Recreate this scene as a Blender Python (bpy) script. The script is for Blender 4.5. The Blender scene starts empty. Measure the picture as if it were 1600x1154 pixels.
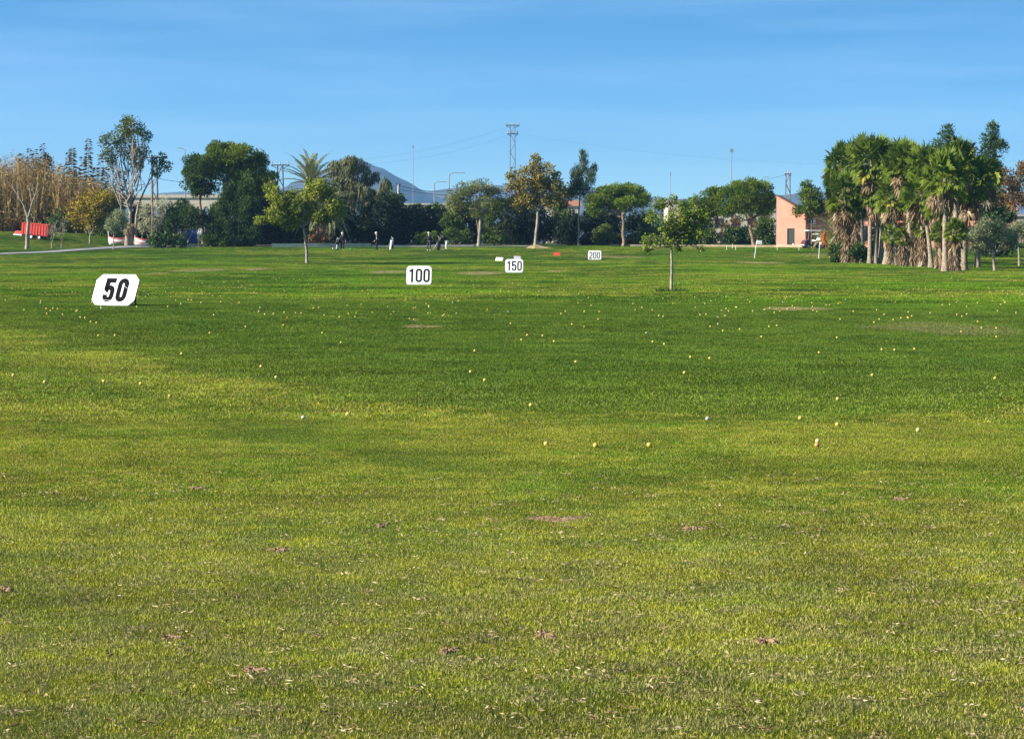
import bpy, bmesh, math, random
import numpy as np
from mathutils import Vector, Matrix, Euler
R = math.radians
S = bpy.context.scene
COL = S.collection

# ------------------------------------------------------------------ camera
CAMZ, F, HZ = 1.7, 3680.0, 383.0
PITCH = math.atan((577 - HZ) / F)
cam_d = bpy.data.cameras.new('camera')
cam = bpy.data.objects.new('camera', cam_d); COL.objects.link(cam)
cam.location = (0, 0, CAMZ); cam.rotation_euler = (math.pi / 2 - PITCH, 0, 0)
cam_d.sensor_width = 36; cam_d.lens = 36 * F / 1600
cam_d.clip_start = 0.3; cam_d.clip_end = 30000
S.camera = cam

# ------------------------------------------------------------------ sun, sky, exposure
SUN_EL, SUN_AZ = R(28), R(253)          # azimuth clockwise from +Y: the sun stands left, a touch behind the camera
sd = Vector((math.sin(SUN_AZ) * math.cos(SUN_EL), math.cos(SUN_AZ) * math.cos(SUN_EL), math.sin(SUN_EL)))
sun_d = bpy.data.lights.new('sun', 'SUN'); sun_d.energy = 5.0; sun_d.angle = R(0.5); sun_d.color = (1, 0.93, 0.8)
sun = bpy.data.objects.new('sun', sun_d); COL.objects.link(sun)
sun.rotation_euler = (-sd).to_track_quat('-Z', 'Y').to_euler(); sun.location = (-60, -20, 60)

world = bpy.data.worlds.new('World'); S.world = world; world.use_nodes = True
wt = world.node_tree; wt.nodes.clear()
def wn(t, **k):
    n = wt.nodes.new(t)
    for a, b in k.items(): setattr(n, a, b)
    return n
wo = wn('ShaderNodeOutputWorld'); wb = wn('ShaderNodeBackground'); wb.inputs[1].default_value = 0.108
sky = wn('ShaderNodeTexSky', sky_type='NISHITA', sun_disc=False, sun_elevation=SUN_EL, sun_rotation=SUN_AZ,
         air_density=1.0, dust_density=0.7, ozone_density=2.0, altitude=0)
tc = wn('ShaderNodeTexCoord')
mp = wn('ShaderNodeMapping'); mp.inputs['Scale'].default_value = (1, 1, 3.2); mp.inputs['Location'].default_value = (0, 0, 0.04)
hs = wn('ShaderNodeHueSaturation'); hs.inputs['Saturation'].default_value = 1.42; hs.inputs['Value'].default_value = 1.0
mc = wn('ShaderNodeMapping'); mc.inputs['Scale'].default_value = (2.2, 2.2, 26); mc.inputs['Rotation'].default_value = (R(1.2), R(-1.5), 0)
nz = wn('ShaderNodeTexNoise'); nz.inputs['Scale'].default_value = 2.4; nz.inputs['Detail'].default_value = 6; nz.inputs['Roughness'].default_value = 0.55
cr = wn('ShaderNodeMapRange'); cr.inputs[1].default_value = 0.42; cr.inputs[2].default_value = 0.75; cr.inputs[3].default_value = 0.0; cr.inputs[4].default_value = 0.09
mx = wn('ShaderNodeMix', data_type='RGBA'); mx.inputs[7].default_value = (6.4, 7.6, 9.2, 1)
L = wt.links.new
L(tc.outputs['Generated'], mp.inputs[0]); L(mp.outputs[0], sky.inputs[0]); L(sky.outputs[0], hs.inputs['Color'])
L(tc.outputs['Generated'], mc.inputs[0]); L(mc.outputs[0], nz.inputs[0]); L(nz.outputs[0], cr.inputs[0])
ml = wn('ShaderNodeMix', data_type='RGBA', blend_type='MULTIPLY'); ml.inputs[0].default_value = 1; ml.inputs[7].default_value = (.97, 1.06, .97, 1); L(hs.outputs[0], ml.inputs[6])
L(cr.outputs[0], mx.inputs[0]); L(ml.outputs[2], mx.inputs[6]); L(mx.outputs[2], wb.inputs[0]); L(wb.outputs[0], wo.inputs[0])

S.view_settings.view_transform = 'Standard'; S.view_settings.look = 'None'
S.view_settings.exposure = 1.12; S.view_settings.gamma = 1
S.render.engine = 'CYCLES'
S.cycles.use_denoising = True; S.cycles.denoising_prefilter = 'ACCURATE'; S.cycles.max_bounces = 8; S.cycles.transparent_max_bounces = 8; S.cycles.diffuse_bounces = 3

# ------------------------------------------------------------------ picture -> place
cp, sp = math.cos(PITCH), math.sin(PITCH)
def ray(u, v):
    return Vector((u - 800, cp * F + sp * (577 - v), -sp * F + cp * (577 - v)))
def W(u, v, Y):
    d = ray(u, v); t = Y / d.y
    return Vector((d.x * t, Y, CAMZ + d.z * t))
GP_Y = [-50, 60, 130, 150, 185, 200, 230, 250, 262, 300, 420, 900, 3000, 12000]
GP_Z = [0, 0, -0.02, -0.01, .24, .40, 1.2, 1.55, 1.85, 2.0, 2.0, 1.0, -4, -6]
def sstep(x, a, b):
    t = np.clip((x - a) / (b - a), 0, 1); return t * t * (3 - 2 * t)
def gz(x, y):
    x = np.asarray(x, float); y = np.asarray(y, float)
    z = np.interp(y, GP_Y, GP_Z)
    z = z + 0.30 * np.exp(-((x + 9.5) / 9) ** 2 - ((y - 56) / 13) ** 2)
    z = z + 1.5 * sstep(y, 226, 262) * sstep(-x, 33, 52) * (1 - sstep(y, 400, 800))
    z = z - 0.25 * sstep(x, 25, 60) * sstep(y, 120, 180) * (1 - sstep(y, 215, 245))
    z = z - 0.12 * np.exp(-((x - 10.5) / 5) ** 2 - ((y - 86) / 6) ** 2) - 0.10 * np.exp(-((x + 7.5) / 6) ** 2 - ((y - 187) / 5) ** 2)
    z = z + 0.012 * np.sin(x * .9 + 1.3 * np.sin(y * .31)) + 0.02 * np.sin(y * .23 + .5 * np.sin(x * .2))
    return z
def gzf(x, y): return float(gz(x, y))
_GY = np.arange(4.0, 330.0, .2)
def G(u, v):
    d = ray(u, v); x = _GY * (d.x / d.y); z = CAMZ + _GY * (d.z / d.y)
    k = np.nonzero(z < gz(x, _GY))[0]
    Y = float(_GY[k[0]]) - .1 if len(k) else 262.0
    return Vector((d.x / d.y * Y, Y, gzf(d.x / d.y * Y, Y)))
def B(u, Y):
    x = (u - 800) / F * Y
    return Vector((x, Y, gzf(x, Y)))

# ------------------------------------------------------------------ materials
MATS = {}
def mat(name, col, rough=.7, metal=0, spec=.3, noise=0, nscale=8, col2=None, bump=0):
    if name in MATS: return MATS[name]
    m = bpy.data.materials.new(name); m.use_nodes = True; MATS[name] = m
    nt = m.node_tree; p = nt.nodes['Principled BSDF']
    p.inputs['Roughness'].default_value = rough; p.inputs['Metallic'].default_value = metal
    p.inputs['Specular IOR Level'].default_value = spec
    c = (*col, 1)
    p.inputs['Base Color'].default_value = c
    if noise or col2 or bump:
        g = nt.nodes.new('ShaderNodeTexCoord'); n = nt.nodes.new('ShaderNodeTexNoise')
        n.inputs['Scale'].default_value = nscale; n.inputs['Detail'].default_value = 6
        nt.links.new(g.outputs['Object'], n.inputs['Vector'])
        mr = nt.nodes.new('ShaderNodeMapRange'); mr.inputs[1].default_value = .35; mr.inputs[2].default_value = .65
        nt.links.new(n.outputs[0], mr.inputs[0])
        mi = nt.nodes.new('ShaderNodeMix'); mi.data_type = 'RGBA'
        mi.inputs[6].default_value = c
        c2 = col2 if col2 else tuple(x * (1 - noise) for x in col)
        mi.inputs[7].default_value = (*c2, 1)
        nt.links.new(mr.outputs[0], mi.inputs[0]); nt.links.new(mi.outputs[2], p.inputs['Base Color'])
        if bump:
            b = nt.nodes.new('ShaderNodeBump'); b.inputs['Strength'].default_value = bump; b.inputs['Distance'].default_value = .05
            nt.links.new(n.outputs[0], b.inputs['Height']); nt.links.new(b.outputs[0], p.inputs['Normal'])
    return m
def leafmat(name, c1, c2, c3=None, trans=.25, rough=.55):
    """leaf colour runs c1 -> c2 (-> c3) with the face attribute 'tone' (leaf to leaf variety)"""
    if name in MATS: return MATS[name]
    m = bpy.data.materials.new(name); m.use_nodes = True; MATS[name] = m
    nt = m.node_tree; p = nt.nodes['Principled BSDF']; o = nt.nodes['Material Output']
    a = nt.nodes.new('ShaderNodeAttribute'); a.attribute_name = 'tone'
    r = nt.nodes.new('ShaderNodeValToRGB'); e = r.color_ramp.elements
    e[0].color = (*c1, 1); e[1].color = (*c2, 1); e[0].position = .1; e[1].position = .8
    if c3:
        x = e.new(.97); x.color = (*c3, 1)
    nt.links.new(a.outputs['Fac'], r.inputs[0]); nt.links.new(r.outputs[0], p.inputs['Base Color'])
    p.inputs['Roughness'].default_value = rough; p.inputs['Specular IOR Level'].default_value = .12
    t = nt.nodes.new('ShaderNodeBsdfTranslucent'); ms = nt.nodes.new('ShaderNodeMixShader'); ms.inputs[0].default_value = trans
    nt.links.new(r.outputs[0], t.inputs[0]); nt.links.new(p.outputs[0], ms.inputs[1]); nt.links.new(t.outputs[0], ms.inputs[2])
    nt.links.new(ms.outputs[0], o.inputs[0])
    return m

# ------------------------------------------------------------------ mesh building
class MB:
    def __init__(s): s.v = []; s.f = []; s.t = []; s.m = []; s.n = 0
    def add(s, v, f, tone=.5, m=0):
        v = np.asarray(v, float).reshape(-1, 3); f = np.asarray(f, np.int64)
        s.v.append(v); s.f.append(f + s.n); s.n += len(v)
        s.t.append(np.broadcast_to(np.asarray(tone, float), (len(f),)).copy())
        s.m.append(np.full(len(f), m, np.int64))
    def mesh(s, name, mats, smooth=False):
        me = bpy.data.meshes.new(name)
        V = np.concatenate(s.v); me.vertices.add(len(V)); me.vertices.foreach_set('co', V.ravel())
        lv = np.concatenate([a.ravel() for a in s.f]); sz = np.concatenate([np.full(len(a), a.shape[1]) for a in s.f])
        me.loops.add(len(lv)); me.loops.foreach_set('vertex_index', lv)
        st = np.concatenate([[0], np.cumsum(sz)[:-1]])
        me.polygons.add(len(sz)); me.polygons.foreach_set('loop_start', st)
        for x in (mats if isinstance(mats, (list, tuple)) else [mats]): me.materials.append(x)
        me.polygons.foreach_set('material_index', np.concatenate(s.m))
        me.update(calc_edges=True)
        at = me.attributes.new('tone', 'FLOAT', 'FACE'); at.data.foreach_set('value', np.concatenate(s.t))
        me.polygons.foreach_set('use_smooth', np.full(len(sz), bool(smooth)))
        me.update()
        return me
    def build(s, name, mats, parent=None, smooth=False, loc=None):
        o = bpy.data.objects.new(name, s.mesh(name, mats, smooth)); COL.objects.link(o)
        if parent: o.parent = parent
        if loc is not None: o.location = loc
        return o
    # shapes
    def box(s, c, d, rz=0, m=0, rx=0, ry=0, tone=.5, taper=1):
        x, y, z = np.array(d) / 2
        v = np.array([[-x, -y, -z], [x, -y, -z], [x, y, -z], [-x, y, -z], [-x * taper, -y * taper, z], [x * taper, -y * taper, z], [x * taper, y * taper, z], [-x * taper, y * taper, z]])
        M = np.array(Euler((rx, ry, rz)).to_matrix())
        s.add(v @ M.T + np.array(c), [[3, 2, 1, 0], [4, 5, 6, 7], [0, 1, 5, 4], [1, 2, 6, 5], [2, 3, 7, 6], [3, 0, 4, 7]], tone, m)
    def tube(s, pts, rad, n=7, m=0, tone=.5, cap=True):
        P = np.asarray(pts, float); k = len(P)
        rad = np.broadcast_to(np.asarray(rad, float), (k,))
        T = np.gradient(P, axis=0); T /= np.linalg.norm(T, axis=1)[:, None] + 1e-9
        ref = np.array([0, 0, 1.]) if abs(T[0][2]) < .9 else np.array([1., 0, 0])
        a = np.cross(T, ref); a /= np.linalg.norm(a, axis=1)[:, None] + 1e-9; b = np.cross(T, a)
        th = np.arange(n) * 2 * math.pi / n
        v = P[:, None] + rad[:, None, None] * (np.cos(th)[None, :, None] * a[:, None] + np.sin(th)[None, :, None] * b[:, None])
        i = np.arange(k - 1)[:, None] * n + np.arange(n)[None]; j = np.arange(k - 1)[:, None] * n + (np.arange(n)[None] + 1) % n
        f = np.stack([i, j, j + n, i + n], -1).reshape(-1, 4)
        s.add(v.reshape(-1, 3), f[:, ::-1], tone, m)
        if cap:
            for q in (0, k - 1):
                w = v[q]; s.add(np.vstack([w, P[q]]), [[(x + 1) % n, x, n] if q else [x, (x + 1) % n, n] for x in range(n)], tone, m)
    def lathe(s, prof, n=16, c=(0, 0, 0), m=0, tone=.5):
        th = np.arange(n) * 2 * math.pi / n
        v = np.array([[r * math.cos(t), r * math.sin(t), z] for r, z in prof for t in th]) + np.array(c)
        f = [[q * n + i, q * n + (i + 1) % n, (q + 1) * n + (i + 1) % n, (q + 1) * n + i] for q in range(len(prof) - 1) for i in range(n)]
        s.add(v, f, tone, m)
    def ball(s, c, r, n=10, k=7, m=0, tone=.5):
        r = np.broadcast_to(np.asarray(r, float), (3,))
        v = []; f = []
        for i in range(k + 1):
            ph = math.pi * i / k
            for j in range(n):
                t = 2 * math.pi * j / n
                v.append((math.sin(ph) * math.cos(t), math.sin(ph) * math.sin(t), -math.cos(ph)))
        for i in range(k):
            for j in range(n): f.append([i * n + j, i * n + (j + 1) % n, (i + 1) * n + (j + 1) % n, (i + 1) * n + j])
        s.add(np.array(v) * r + np.array(c), f, tone, m)
    def prism(s, poly, y0, y1, m=0, axis='y'):
        """poly in (x,z), extruded along y"""
        n = len(poly)
        v = [(x, y0, z) for x, z in poly] + [(x, y1, z) for x, z in poly]
        s.add(v, [list(range(n))], .5, m); s.add(v, [list(range(2 * n - 1, n - 1, -1))], .5, m)
        s.add(v, [[(i + 1) % n, i, i + n, (i + 1) % n + n] for i in range(n)], .5, m)
    def leaves(s, P, D, Ln, Wd, tone=.5, m=0, rng=None, nrm=None):
        P = np.asarray(P, float); D = np.asarray(D, float); N = len(P)
        if not N: return
        D = D / (np.linalg.norm(D, axis=1)[:, None] + 1e-9)
        q = rng.normal(size=(N, 3)) if nrm is None else nrm; sd_ = np.cross(D, q); sd_ /= np.linalg.norm(sd_, axis=1)[:, None] + 1e-9
        Ln = np.broadcast_to(Ln, (N,))[:, None]; Wd = np.broadcast_to(Wd, (N,))[:, None]
        a = P; b = P + D * Ln * .45 + sd_ * Wd * .5; c = P + D * Ln; d = P + D * Ln * .45 - sd_ * Wd * .5
        v = np.stack([a, b, c, d], 1).reshape(-1, 3)
        s.add(v, np.arange(4 * N).reshape(N, 4), tone, m)

def tag(o, label=None, cat=None, group=None, kind=None):
    if label: o['label'] = label
    if cat: o['category'] = cat
    if group: o['group'] = group
    if kind: o['kind'] = kind
    return o
def thing(name, label, cat, loc=(0, 0, 0), rz=0, group=None):
    o = bpy.data.objects.new(name, None); COL.objects.link(o); o.empty_display_size = .3
    o.location = loc; o.rotation_euler = (0, 0, rz)
    return tag(o, label, cat, group)
def copy_tree(o, parent=None):
    c = o.copy(); COL.objects.link(c)
    if parent: c.parent = parent
    for ch in list(o.children): copy_tree(ch, c)
    return c
def struct(name, mb, m, smooth=False): return tag(mb.build(name, m, None, smooth), kind='structure')
# ------------------------------------------------------------------ grass colour by place (dormant near the tees, lush beyond, worn spots)
# worn strips in the turf: (u, v, half width px, half height px)
WORN = [(310, 423, 45, 2.0), (400, 421, 18, 1.6), (606, 425, 42, 2.2), (750, 427, 42, 2.6), (870, 424, 16, 1.6), (660, 511, 36, 2.2), (1240, 482, 55, 3.0),
        (240, 428, 18, 1.8), (1480, 513, 130, 11), (1275, 399, 30, 2.0), (1190, 411, 40, 1.8), (960, 402, 60, 1.8)]
def grass_group():
    g = bpy.data.node_groups.new('grass_colour', 'ShaderNodeTree')
    g.interface.new_socket('Tone', in_out='INPUT', socket_type='NodeSocketFloat')
    g.interface.new_socket('Color', in_out='OUTPUT', socket_type='NodeSocketColor')
    N = g.nodes; Lk = g.links.new
    gi = N.new('NodeGroupInput'); go = N.new('NodeGroupOutput'); geo = N.new('ShaderNodeNewGeometry')
    def math_(op, a, b=None, clamp=False):
        n = N.new('ShaderNodeMath'); n.operation = op; n.use_clamp = clamp
        for i, x in enumerate((a, b)):
            if x is None: continue
            if isinstance(x, (int, float)): n.inputs[i].default_value = x
            else: Lk(x, n.inputs[i])
        return n.outputs[0]
    def noise(scale, detail=4, rough=.55, sc=(1, 1, 0), off=(0, 0, 0)):
        mp = N.new('ShaderNodeMapping'); mp.inputs['Scale'].default_value = sc; mp.inputs['Location'].default_value = off
        Lk(geo.outputs['Position'], mp.inputs[0])
        n = N.new('ShaderNodeTexNoise'); n.inputs['Scale'].default_value = scale; n.inputs['Detail'].default_value = detail; n.inputs['Roughness'].default_value = rough
        Lk(mp.outputs[0], n.inputs['Vector']); return n.outputs[0]
    def ramp(x, a, b, c=0., d=1., smooth=True):
        n = N.new('ShaderNodeMapRange'); n.interpolation_type = 'SMOOTHSTEP' if smooth else 'LINEAR'
        Lk(x, n.inputs[0])
        for i, q in enumerate((a, b, c, d)): n.inputs[i + 1].default_value = q
        return n.outputs[0]
    def mix(f, a, b):
        n = N.new('ShaderNodeMix'); n.data_type = 'RGBA'
        if isinstance(f, (int, float)): n.inputs[0].default_value = f
        else: Lk(f, n.inputs[0])
        for i, x in ((6, a), (7, b)):
            if isinstance(x, tuple): n.inputs[i].default_value = (*x, 1)
            else: Lk(x, n.inputs[i])
        return n.outputs[2]
    sx = N.new('ShaderNodeSeparateXYZ'); Lk(geo.outputs['Position'], sx.inputs[0]); X, Y = sx.outputs[0], sx.outputs[1]
    n_big = noise(.10, 6, .62); n_mid = noise(.55, 5, .6, off=(3, 7, 0)); n_small = noise(3.2, 4, .6, off=(11, 2, 0)); n_wob = noise(.30, 6, .6, off=(20, 0, 0))
    # edge of the dormant foreground: Y = 24 + 2.3*max(0,-X-.5)
    edge = math_('ADD', math_('MULTIPLY', math_('MAXIMUM', math_('SUBTRACT', math_('MULTIPLY', X, -1.), .5), 0.), 2.25), 23.2)
    edge = math_('ADD', edge, math_('MULTIPLY', math_('MAXIMUM', math_('SUBTRACT', X, 3.), 0.), .5))
    dd = math_('SUBTRACT', math_('SUBTRACT', Y, edge), math_('MULTIPLY', math_('SUBTRACT', n_wob, .5), 9.))
    dd = math_('ADD', dd, math_('ADD', math_('MULTIPLY', math_('SUBTRACT', n_small, .5), 3.), math_('MULTIPLY', math_('SUBTRACT', n_mid, .5), 4.)))
    lush1 = math_('ADD', math_('MULTIPLY', ramp(dd, -1.0, 1.2), .75), math_('MULTIPLY', ramp(dd, .5, 9.), .25))
    band = math_('MULTIPLY', ramp(dd, -7.5, -5.5), ramp(dd, -3.6, -5.0))     # a greener strip inside the pale turf
    lush = math_('MAXIMUM', lush1, math_('MULTIPLY', band, .55))
    # in the foreground: green patches in the dormant turf
    patch = ramp(math_('ADD', math_('MULTIPLY', n_mid, .6), math_('MULTIPLY', n_small, .4)), .45, .62)
    dry_c = mix(ramp(n_small, .3, .7), DRY_A, DRY_B)
    dry_c = mix(math_('MULTIPLY', patch, .62), dry_c, DRY_G)
    near = ramp(Y, 18., 9.)
    dry_c = mix(math_('MULTIPLY', near, math_('MULTIPLY', ramp(n_small, .40, .62), .55)), dry_c, DRY_S)
    lush_c = mix(ramp(n_mid, .35, .65), LUSH_A, LUSH_B)
    # further out the turf alternates bright and yellowish
    far = ramp(Y, 52., 80.)
    far_c = mix(ramp(n_big, .40, .58), FAR_A, FAR_B)
    far_c = mix(math_('MULTIPLY', ramp(math_('ADD', math_('MULTIPLY', n_mid, .5), math_('MULTIPLY', noise(.05, 5, .6, off=(40, 9, 0)), .5)), .49, .57), .8), far_c, FAR_Y)
    lush_c = mix(far, lush_c, far_c)
    c = mix(lush, dry_c, lush_c)
    # mottling of the sward at two sizes
    mott = math_('MULTIPLY', ramp(noise(1.1, 5, .62, off=(5, 31, 0)), .32, .68, .70, 1.28, False), ramp(noise(.33, 4, .6, off=(17, 3, 0)), .35, .65, .82, 1.16, False))
    vm = N.new('ShaderNodeVectorMath'); vm.operation = 'SCALE'; Lk(c, vm.inputs[0]); Lk(mott, vm.inputs['Scale']); c = vm.outputs[0]
    # worn spots
    w = None
    for (u, v, a, b) in WORN:
        p = G(u, v); q = G(u, v - b); r_ = G(u, v + b)
        rx = a / F * p.y; ry = max(.4, abs(q.y - r_.y) / 2)
        s1 = math_('MULTIPLY', math_('SUBTRACT', X, p.x), 1 / rx); s2 = math_('MULTIPLY', math_('SUBTRACT', Y, p.y), 1 / ry)
        d2 = math_('ADD', math_('MULTIPLY', s1, s1), math_('MULTIPLY', s2, s2))
        k = ramp(math_('ADD', d2, math_('MULTIPLY', math_('SUBTRACT', n_mid, .5), 3.2)), 1.05, .35)
        if (u, v) == (1480, 513): k = math_('MULTIPLY', k, .38)
        w = k if w is None else math_('MAXIMUM', w, k)
    c = mix(math_('MULTIPLY', w, .85), c, WORN_C)
    # blade to blade variety
    dark = mix(math_('MULTIPLY', ramp(gi.outputs[0], .0, .75, 1., 0.), .8), c, (.018, .030, .006))
    straw = ramp(gi.outputs[0], .86, .90)
    c = mix(math_('MULTIPLY', straw, math_('SUBTRACT', .75, math_('MULTIPLY', lush, .5))), dark, STRAW)
    Lk(c, go.inputs[0])
    return g
DRY_A, DRY_B, DRY_G, DRY_S = (.47, .465, .05), (.30, .37, .024), (.135, .29, .010), (.56, .45, .19)
LUSH_A, LUSH_B = (.095, .195, .020), (.165, .265, .024)
FAR_A, FAR_B, FAR_Y = (.19, .37, .013), (.070, .175, .010), (.42, .44, .055)
WORN_C, STRAW = (.52, .42, .20), (.62, .53, .25)
GG = grass_group()
def grass_mat(name, blade):
    m = bpy.data.materials.new(name); m.use_nodes = True; nt = m.node_tree
    p = nt.nodes['Principled BSDF']; o = nt.nodes['Material Output']; p.inputs['Specular IOR Level'].default_value = .04
    p.inputs['Roughness'].default_value = .6 if blade else .9
    g = nt.nodes.new('ShaderNodeGroup'); g.node_tree = GG
    nt.links.new(g.outputs[0], p.inputs['Base Color'])
    if blade:
        a = nt.nodes.new('ShaderNodeAttribute'); a.attribute_name = 'tone'; nt.links.new(a.outputs['Fac'], g.inputs[0])
        t = nt.nodes.new('ShaderNodeBsdfTranslucent'); nt.links.new(g.outputs[0], t.inputs[0])
        ms = nt.nodes.new('ShaderNodeMixShader'); ms.inputs[0].default_value = .3
        nt.links.new(p.outputs[0], ms.inputs[1]); nt.links.new(t.outputs[0], ms.inputs[2]); nt.links.new(ms.outputs[0], o.inputs[0])
    else:
        g.inputs[0].default_value = .05
    return m
# ------------------------------------------------------------------ ground
xs = np.concatenate([[-9000, -5000, -2000, -900, -400, -220], np.arange(-130, -60, 5.), np.arange(-60, 60.1, 1.5), np.arange(65, 131, 5.), [220, 400, 900, 3000, 9000]])
ys = np.concatenate([[-60, -20, 0], np.arange(3, 70, 1.2), np.arange(70, 300, 2.), np.arange(304, 460, 12.), [520, 640, 900, 1500, 3000, 6000, 11000]])
XX, YY = np.meshgrid(xs, ys)
mb = MB(); nx = len(xs)
ii = (np.arange(len(ys) - 1)[:, None] * nx + np.arange(nx - 1)[None]).ravel()
mb.add(np.stack([XX.ravel(), YY.ravel(), gz(XX, YY).ravel()], 1), np.stack([ii, ii + 1, ii + 1 + nx, ii + nx], 1))
ground = struct('ground', mb, grass_mat('turf_soil', False), True)

# cart path that climbs away on the left
M_path = mat('path_concrete', (.30, .295, .28), .9, noise=.25, nscale=1.5)
PATH = [(-140, 200), (-95, 205), (-62, 211), (-48, 216.5), (-44.5, 222), (-42, 230), (-40, 238), (-37, 246), (-30, 252), (-18, 255.5), (0, 257), (20, 257.5)]
pp = np.array(PATH, float); tt = np.linspace(0, len(pp) - 1, 90)
px_ = np.interp(tt, np.arange(len(pp)), pp[:, 0]); py_ = np.interp(tt, np.arange(len(pp)), pp[:, 1])
tx = np.gradient(px_); ty = np.gradient(py_); ln = np.hypot(tx, ty); nx_, ny_ = -ty / ln, tx / ln
PW = 1.3
va = []
for s_ in (-PW, PW):
    x = px_ + nx_ * s_; y = py_ + ny_ * s_; va.append(np.stack([x, y, gz(x, y) + .05], 1))
mb = MB(); k = len(tt); mb.add(np.concatenate(va), [[i, i + 1, k + i + 1, k + i] for i in range(k - 1)][::1])
struct('path', mb, M_path)

# ------------------------------------------------------------------ grass blades: one object, instanced patches
rng = np.random.default_rng(11)
def patch(name, rad, n, h, w, seed):
    r = np.random.default_rng(seed)
    a = r.uniform(0, 2 * math.pi, n); q = rad * np.sqrt(r.uniform(0, 1, n))
    P = np.stack([q * np.cos(a), q * np.sin(a), np.full(n, -.004)], 1)
    hh = h * r.uniform(.35, 1.25, n); az = r.uniform(0, 2 * math.pi, n); lean = np.abs(r.normal(0, .85, n)).clip(0, 1.35)
    T = P + np.stack([np.cos(az) * np.sin(lean), np.sin(az) * np.sin(lean), np.cos(lean)], 1) * hh[:, None]
    fa = r.uniform(0, math.pi, n); sv = np.stack([np.cos(fa), np.sin(fa), np.zeros(n)], 1) * (w * r.uniform(.6, 1.3, n))[:, None] / 2
    v = np.stack([P - sv, P + sv, T], 1).reshape(-1, 3)
    b = MB(); b.add(v, np.arange(3 * n).reshape(n, 3), r.uniform(0, 1, n))
    o = bpy.data.objects.new(name, b.mesh(name, M_blade)); return o
M_blade = grass_mat('grass_blade', True)
LAY = [(5.5, 24, .42, .46, 4300, .018, .0058), (24, 70, 1.0, 1.1, 5200, .026, .011), (70, 258, 2.6, 2.8, 5600, .034, .03)]
pv = []; pl = []
for li, (y0, y1, st, rad, n, h, w) in enumerate(LAY):
    y = y0
    while y < y1:
        half = .235 * y + 3.5
        x = np.arange(-half, half, st); x = x + rng.uniform(-.3, .3, len(x)) * st; yy = np.full(len(x), y) + rng.uniform(-.3, .3, len(x)) * st
        dpath = np.min(np.hypot(x[:, None] - px_[None], yy[:, None] - py_[None]), axis=1)
        ok = (dpath > PW + rad * .6) & ~((x > 30) & (yy > 240)) & (yy < 257)
        x = x[ok]; yy = yy[ok]
        pv.append(np.stack([x, yy, gz(x, yy)], 1)); pl.append(np.full(len(x), li)); y += st
pv = np.concatenate(pv); pl = np.concatenate(pl)
gm = bpy.data.meshes.new('grass'); gm.vertices.add(len(pv)); gm.vertices.foreach_set('co', pv.ravel())
at = gm.attributes.new('layer', 'INT', 'POINT'); at.data.foreach_set('value', pl.astype(np.int32)); gm.update()
grass = bpy.data.objects.new('grass', gm); COL.objects.link(grass)
tag(grass, 'short mown green and yellowish grass covering the driving range', 'grass', kind='stuff')
gn = bpy.data.node_groups.new('grass_scatter', 'GeometryNodeTree')
gn.interface.new_socket('Geometry', in_out='INPUT', socket_type='NodeSocketGeometry'); gn.interface.new_socket('Geometry', in_out='OUTPUT', socket_type='NodeSocketGeometry')
a_ = gn.nodes.new('NodeGroupInput'); z_ = gn.nodes.new('NodeGroupOutput'); jn = gn.nodes.new('GeometryNodeJoinGeometry'); gn.links.new(jn.outputs[0], z_.inputs[0])
at_ = gn.nodes.new('GeometryNodeInputNamedAttribute'); at_.data_type = 'INT'; at_.inputs[0].default_value = 'layer'
rv = gn.nodes.new('FunctionNodeRandomValue'); rv.data_type = 'FLOAT_VECTOR'; rv.inputs[0].default_value = (0, 0, 0); rv.inputs[1].default_value = (0, 0, 6.283)
for li, (y0, y1, st, rad, n, h, w) in enumerate(LAY):
    src = patch('grass_patch', rad, n, h, w, li + 1)
    oi = gn.nodes.new('GeometryNodeObjectInfo'); oi.inputs['Object'].default_value = src; oi.inputs['As Instance'].default_value = True
    cmp = gn.nodes.new('FunctionNodeCompare'); cmp.data_type = 'INT'; cmp.operation = 'EQUAL'
    ci = [s for s in cmp.inputs if s.type == 'INT']; ci[1].default_value = li
    gn.links.new(at_.outputs[0], ci[0])
    ip = gn.nodes.new('GeometryNodeInstanceOnPoints')
    gn.links.new(a_.outputs[0], ip.inputs['Points']); gn.links.new(cmp.outputs[0], ip.inputs['Selection']); gn.links.new(oi.outputs['Geometry'], ip.inputs['Instance'])
    gn.links.new(rv.outputs[0], ip.inputs['Rotation']); gn.links.new(ip.outputs[0], jn.inputs[0])
md = grass.modifiers.new('grass_scatter', 'NODES'); md.node_group = gn

# dead clippings lying on the near turf
r = np.random.default_rng(5); b = MB(); Ps = []; Ds = []; Ls = []; Ts = []
for i in range(2300):
    y = 7.2 + 10.5 * r.uniform() ** 1.9; x = r.uniform(-1, 1) * (.225 * y + .8)
    n = int(r.integers(2, 14)); sz = r.uniform(.008, .035); tn = r.uniform(0, 1)
    P = np.stack([x + r.normal(0, sz, n), y + r.normal(0, sz * .8, n), np.zeros(n)], 1); P[:, 2] = gz(P[:, 0], P[:, 1]) + r.uniform(.012, .026, n)
    D = r.normal(size=(n, 3)); D[:, 2] *= .25
    Ps.append(P); Ds.append(D); Ls.append(r.uniform(.010, .034, n)); Ts.append(np.clip(tn + r.normal(0, .15, n), 0, 1))
b.leaves(np.concatenate(Ps), np.concatenate(Ds), np.concatenate(Ls), .006, np.concatenate(Ts), rng=r)
cl = b.build('grass_clippings', leafmat('straw', (.13, .085, .04), (.42, .31, .16), (.62, .50, .30), .2))
tag(cl, 'dry straw coloured grass clippings scattered over the near turf', 'clippings', kind='stuff')
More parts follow.
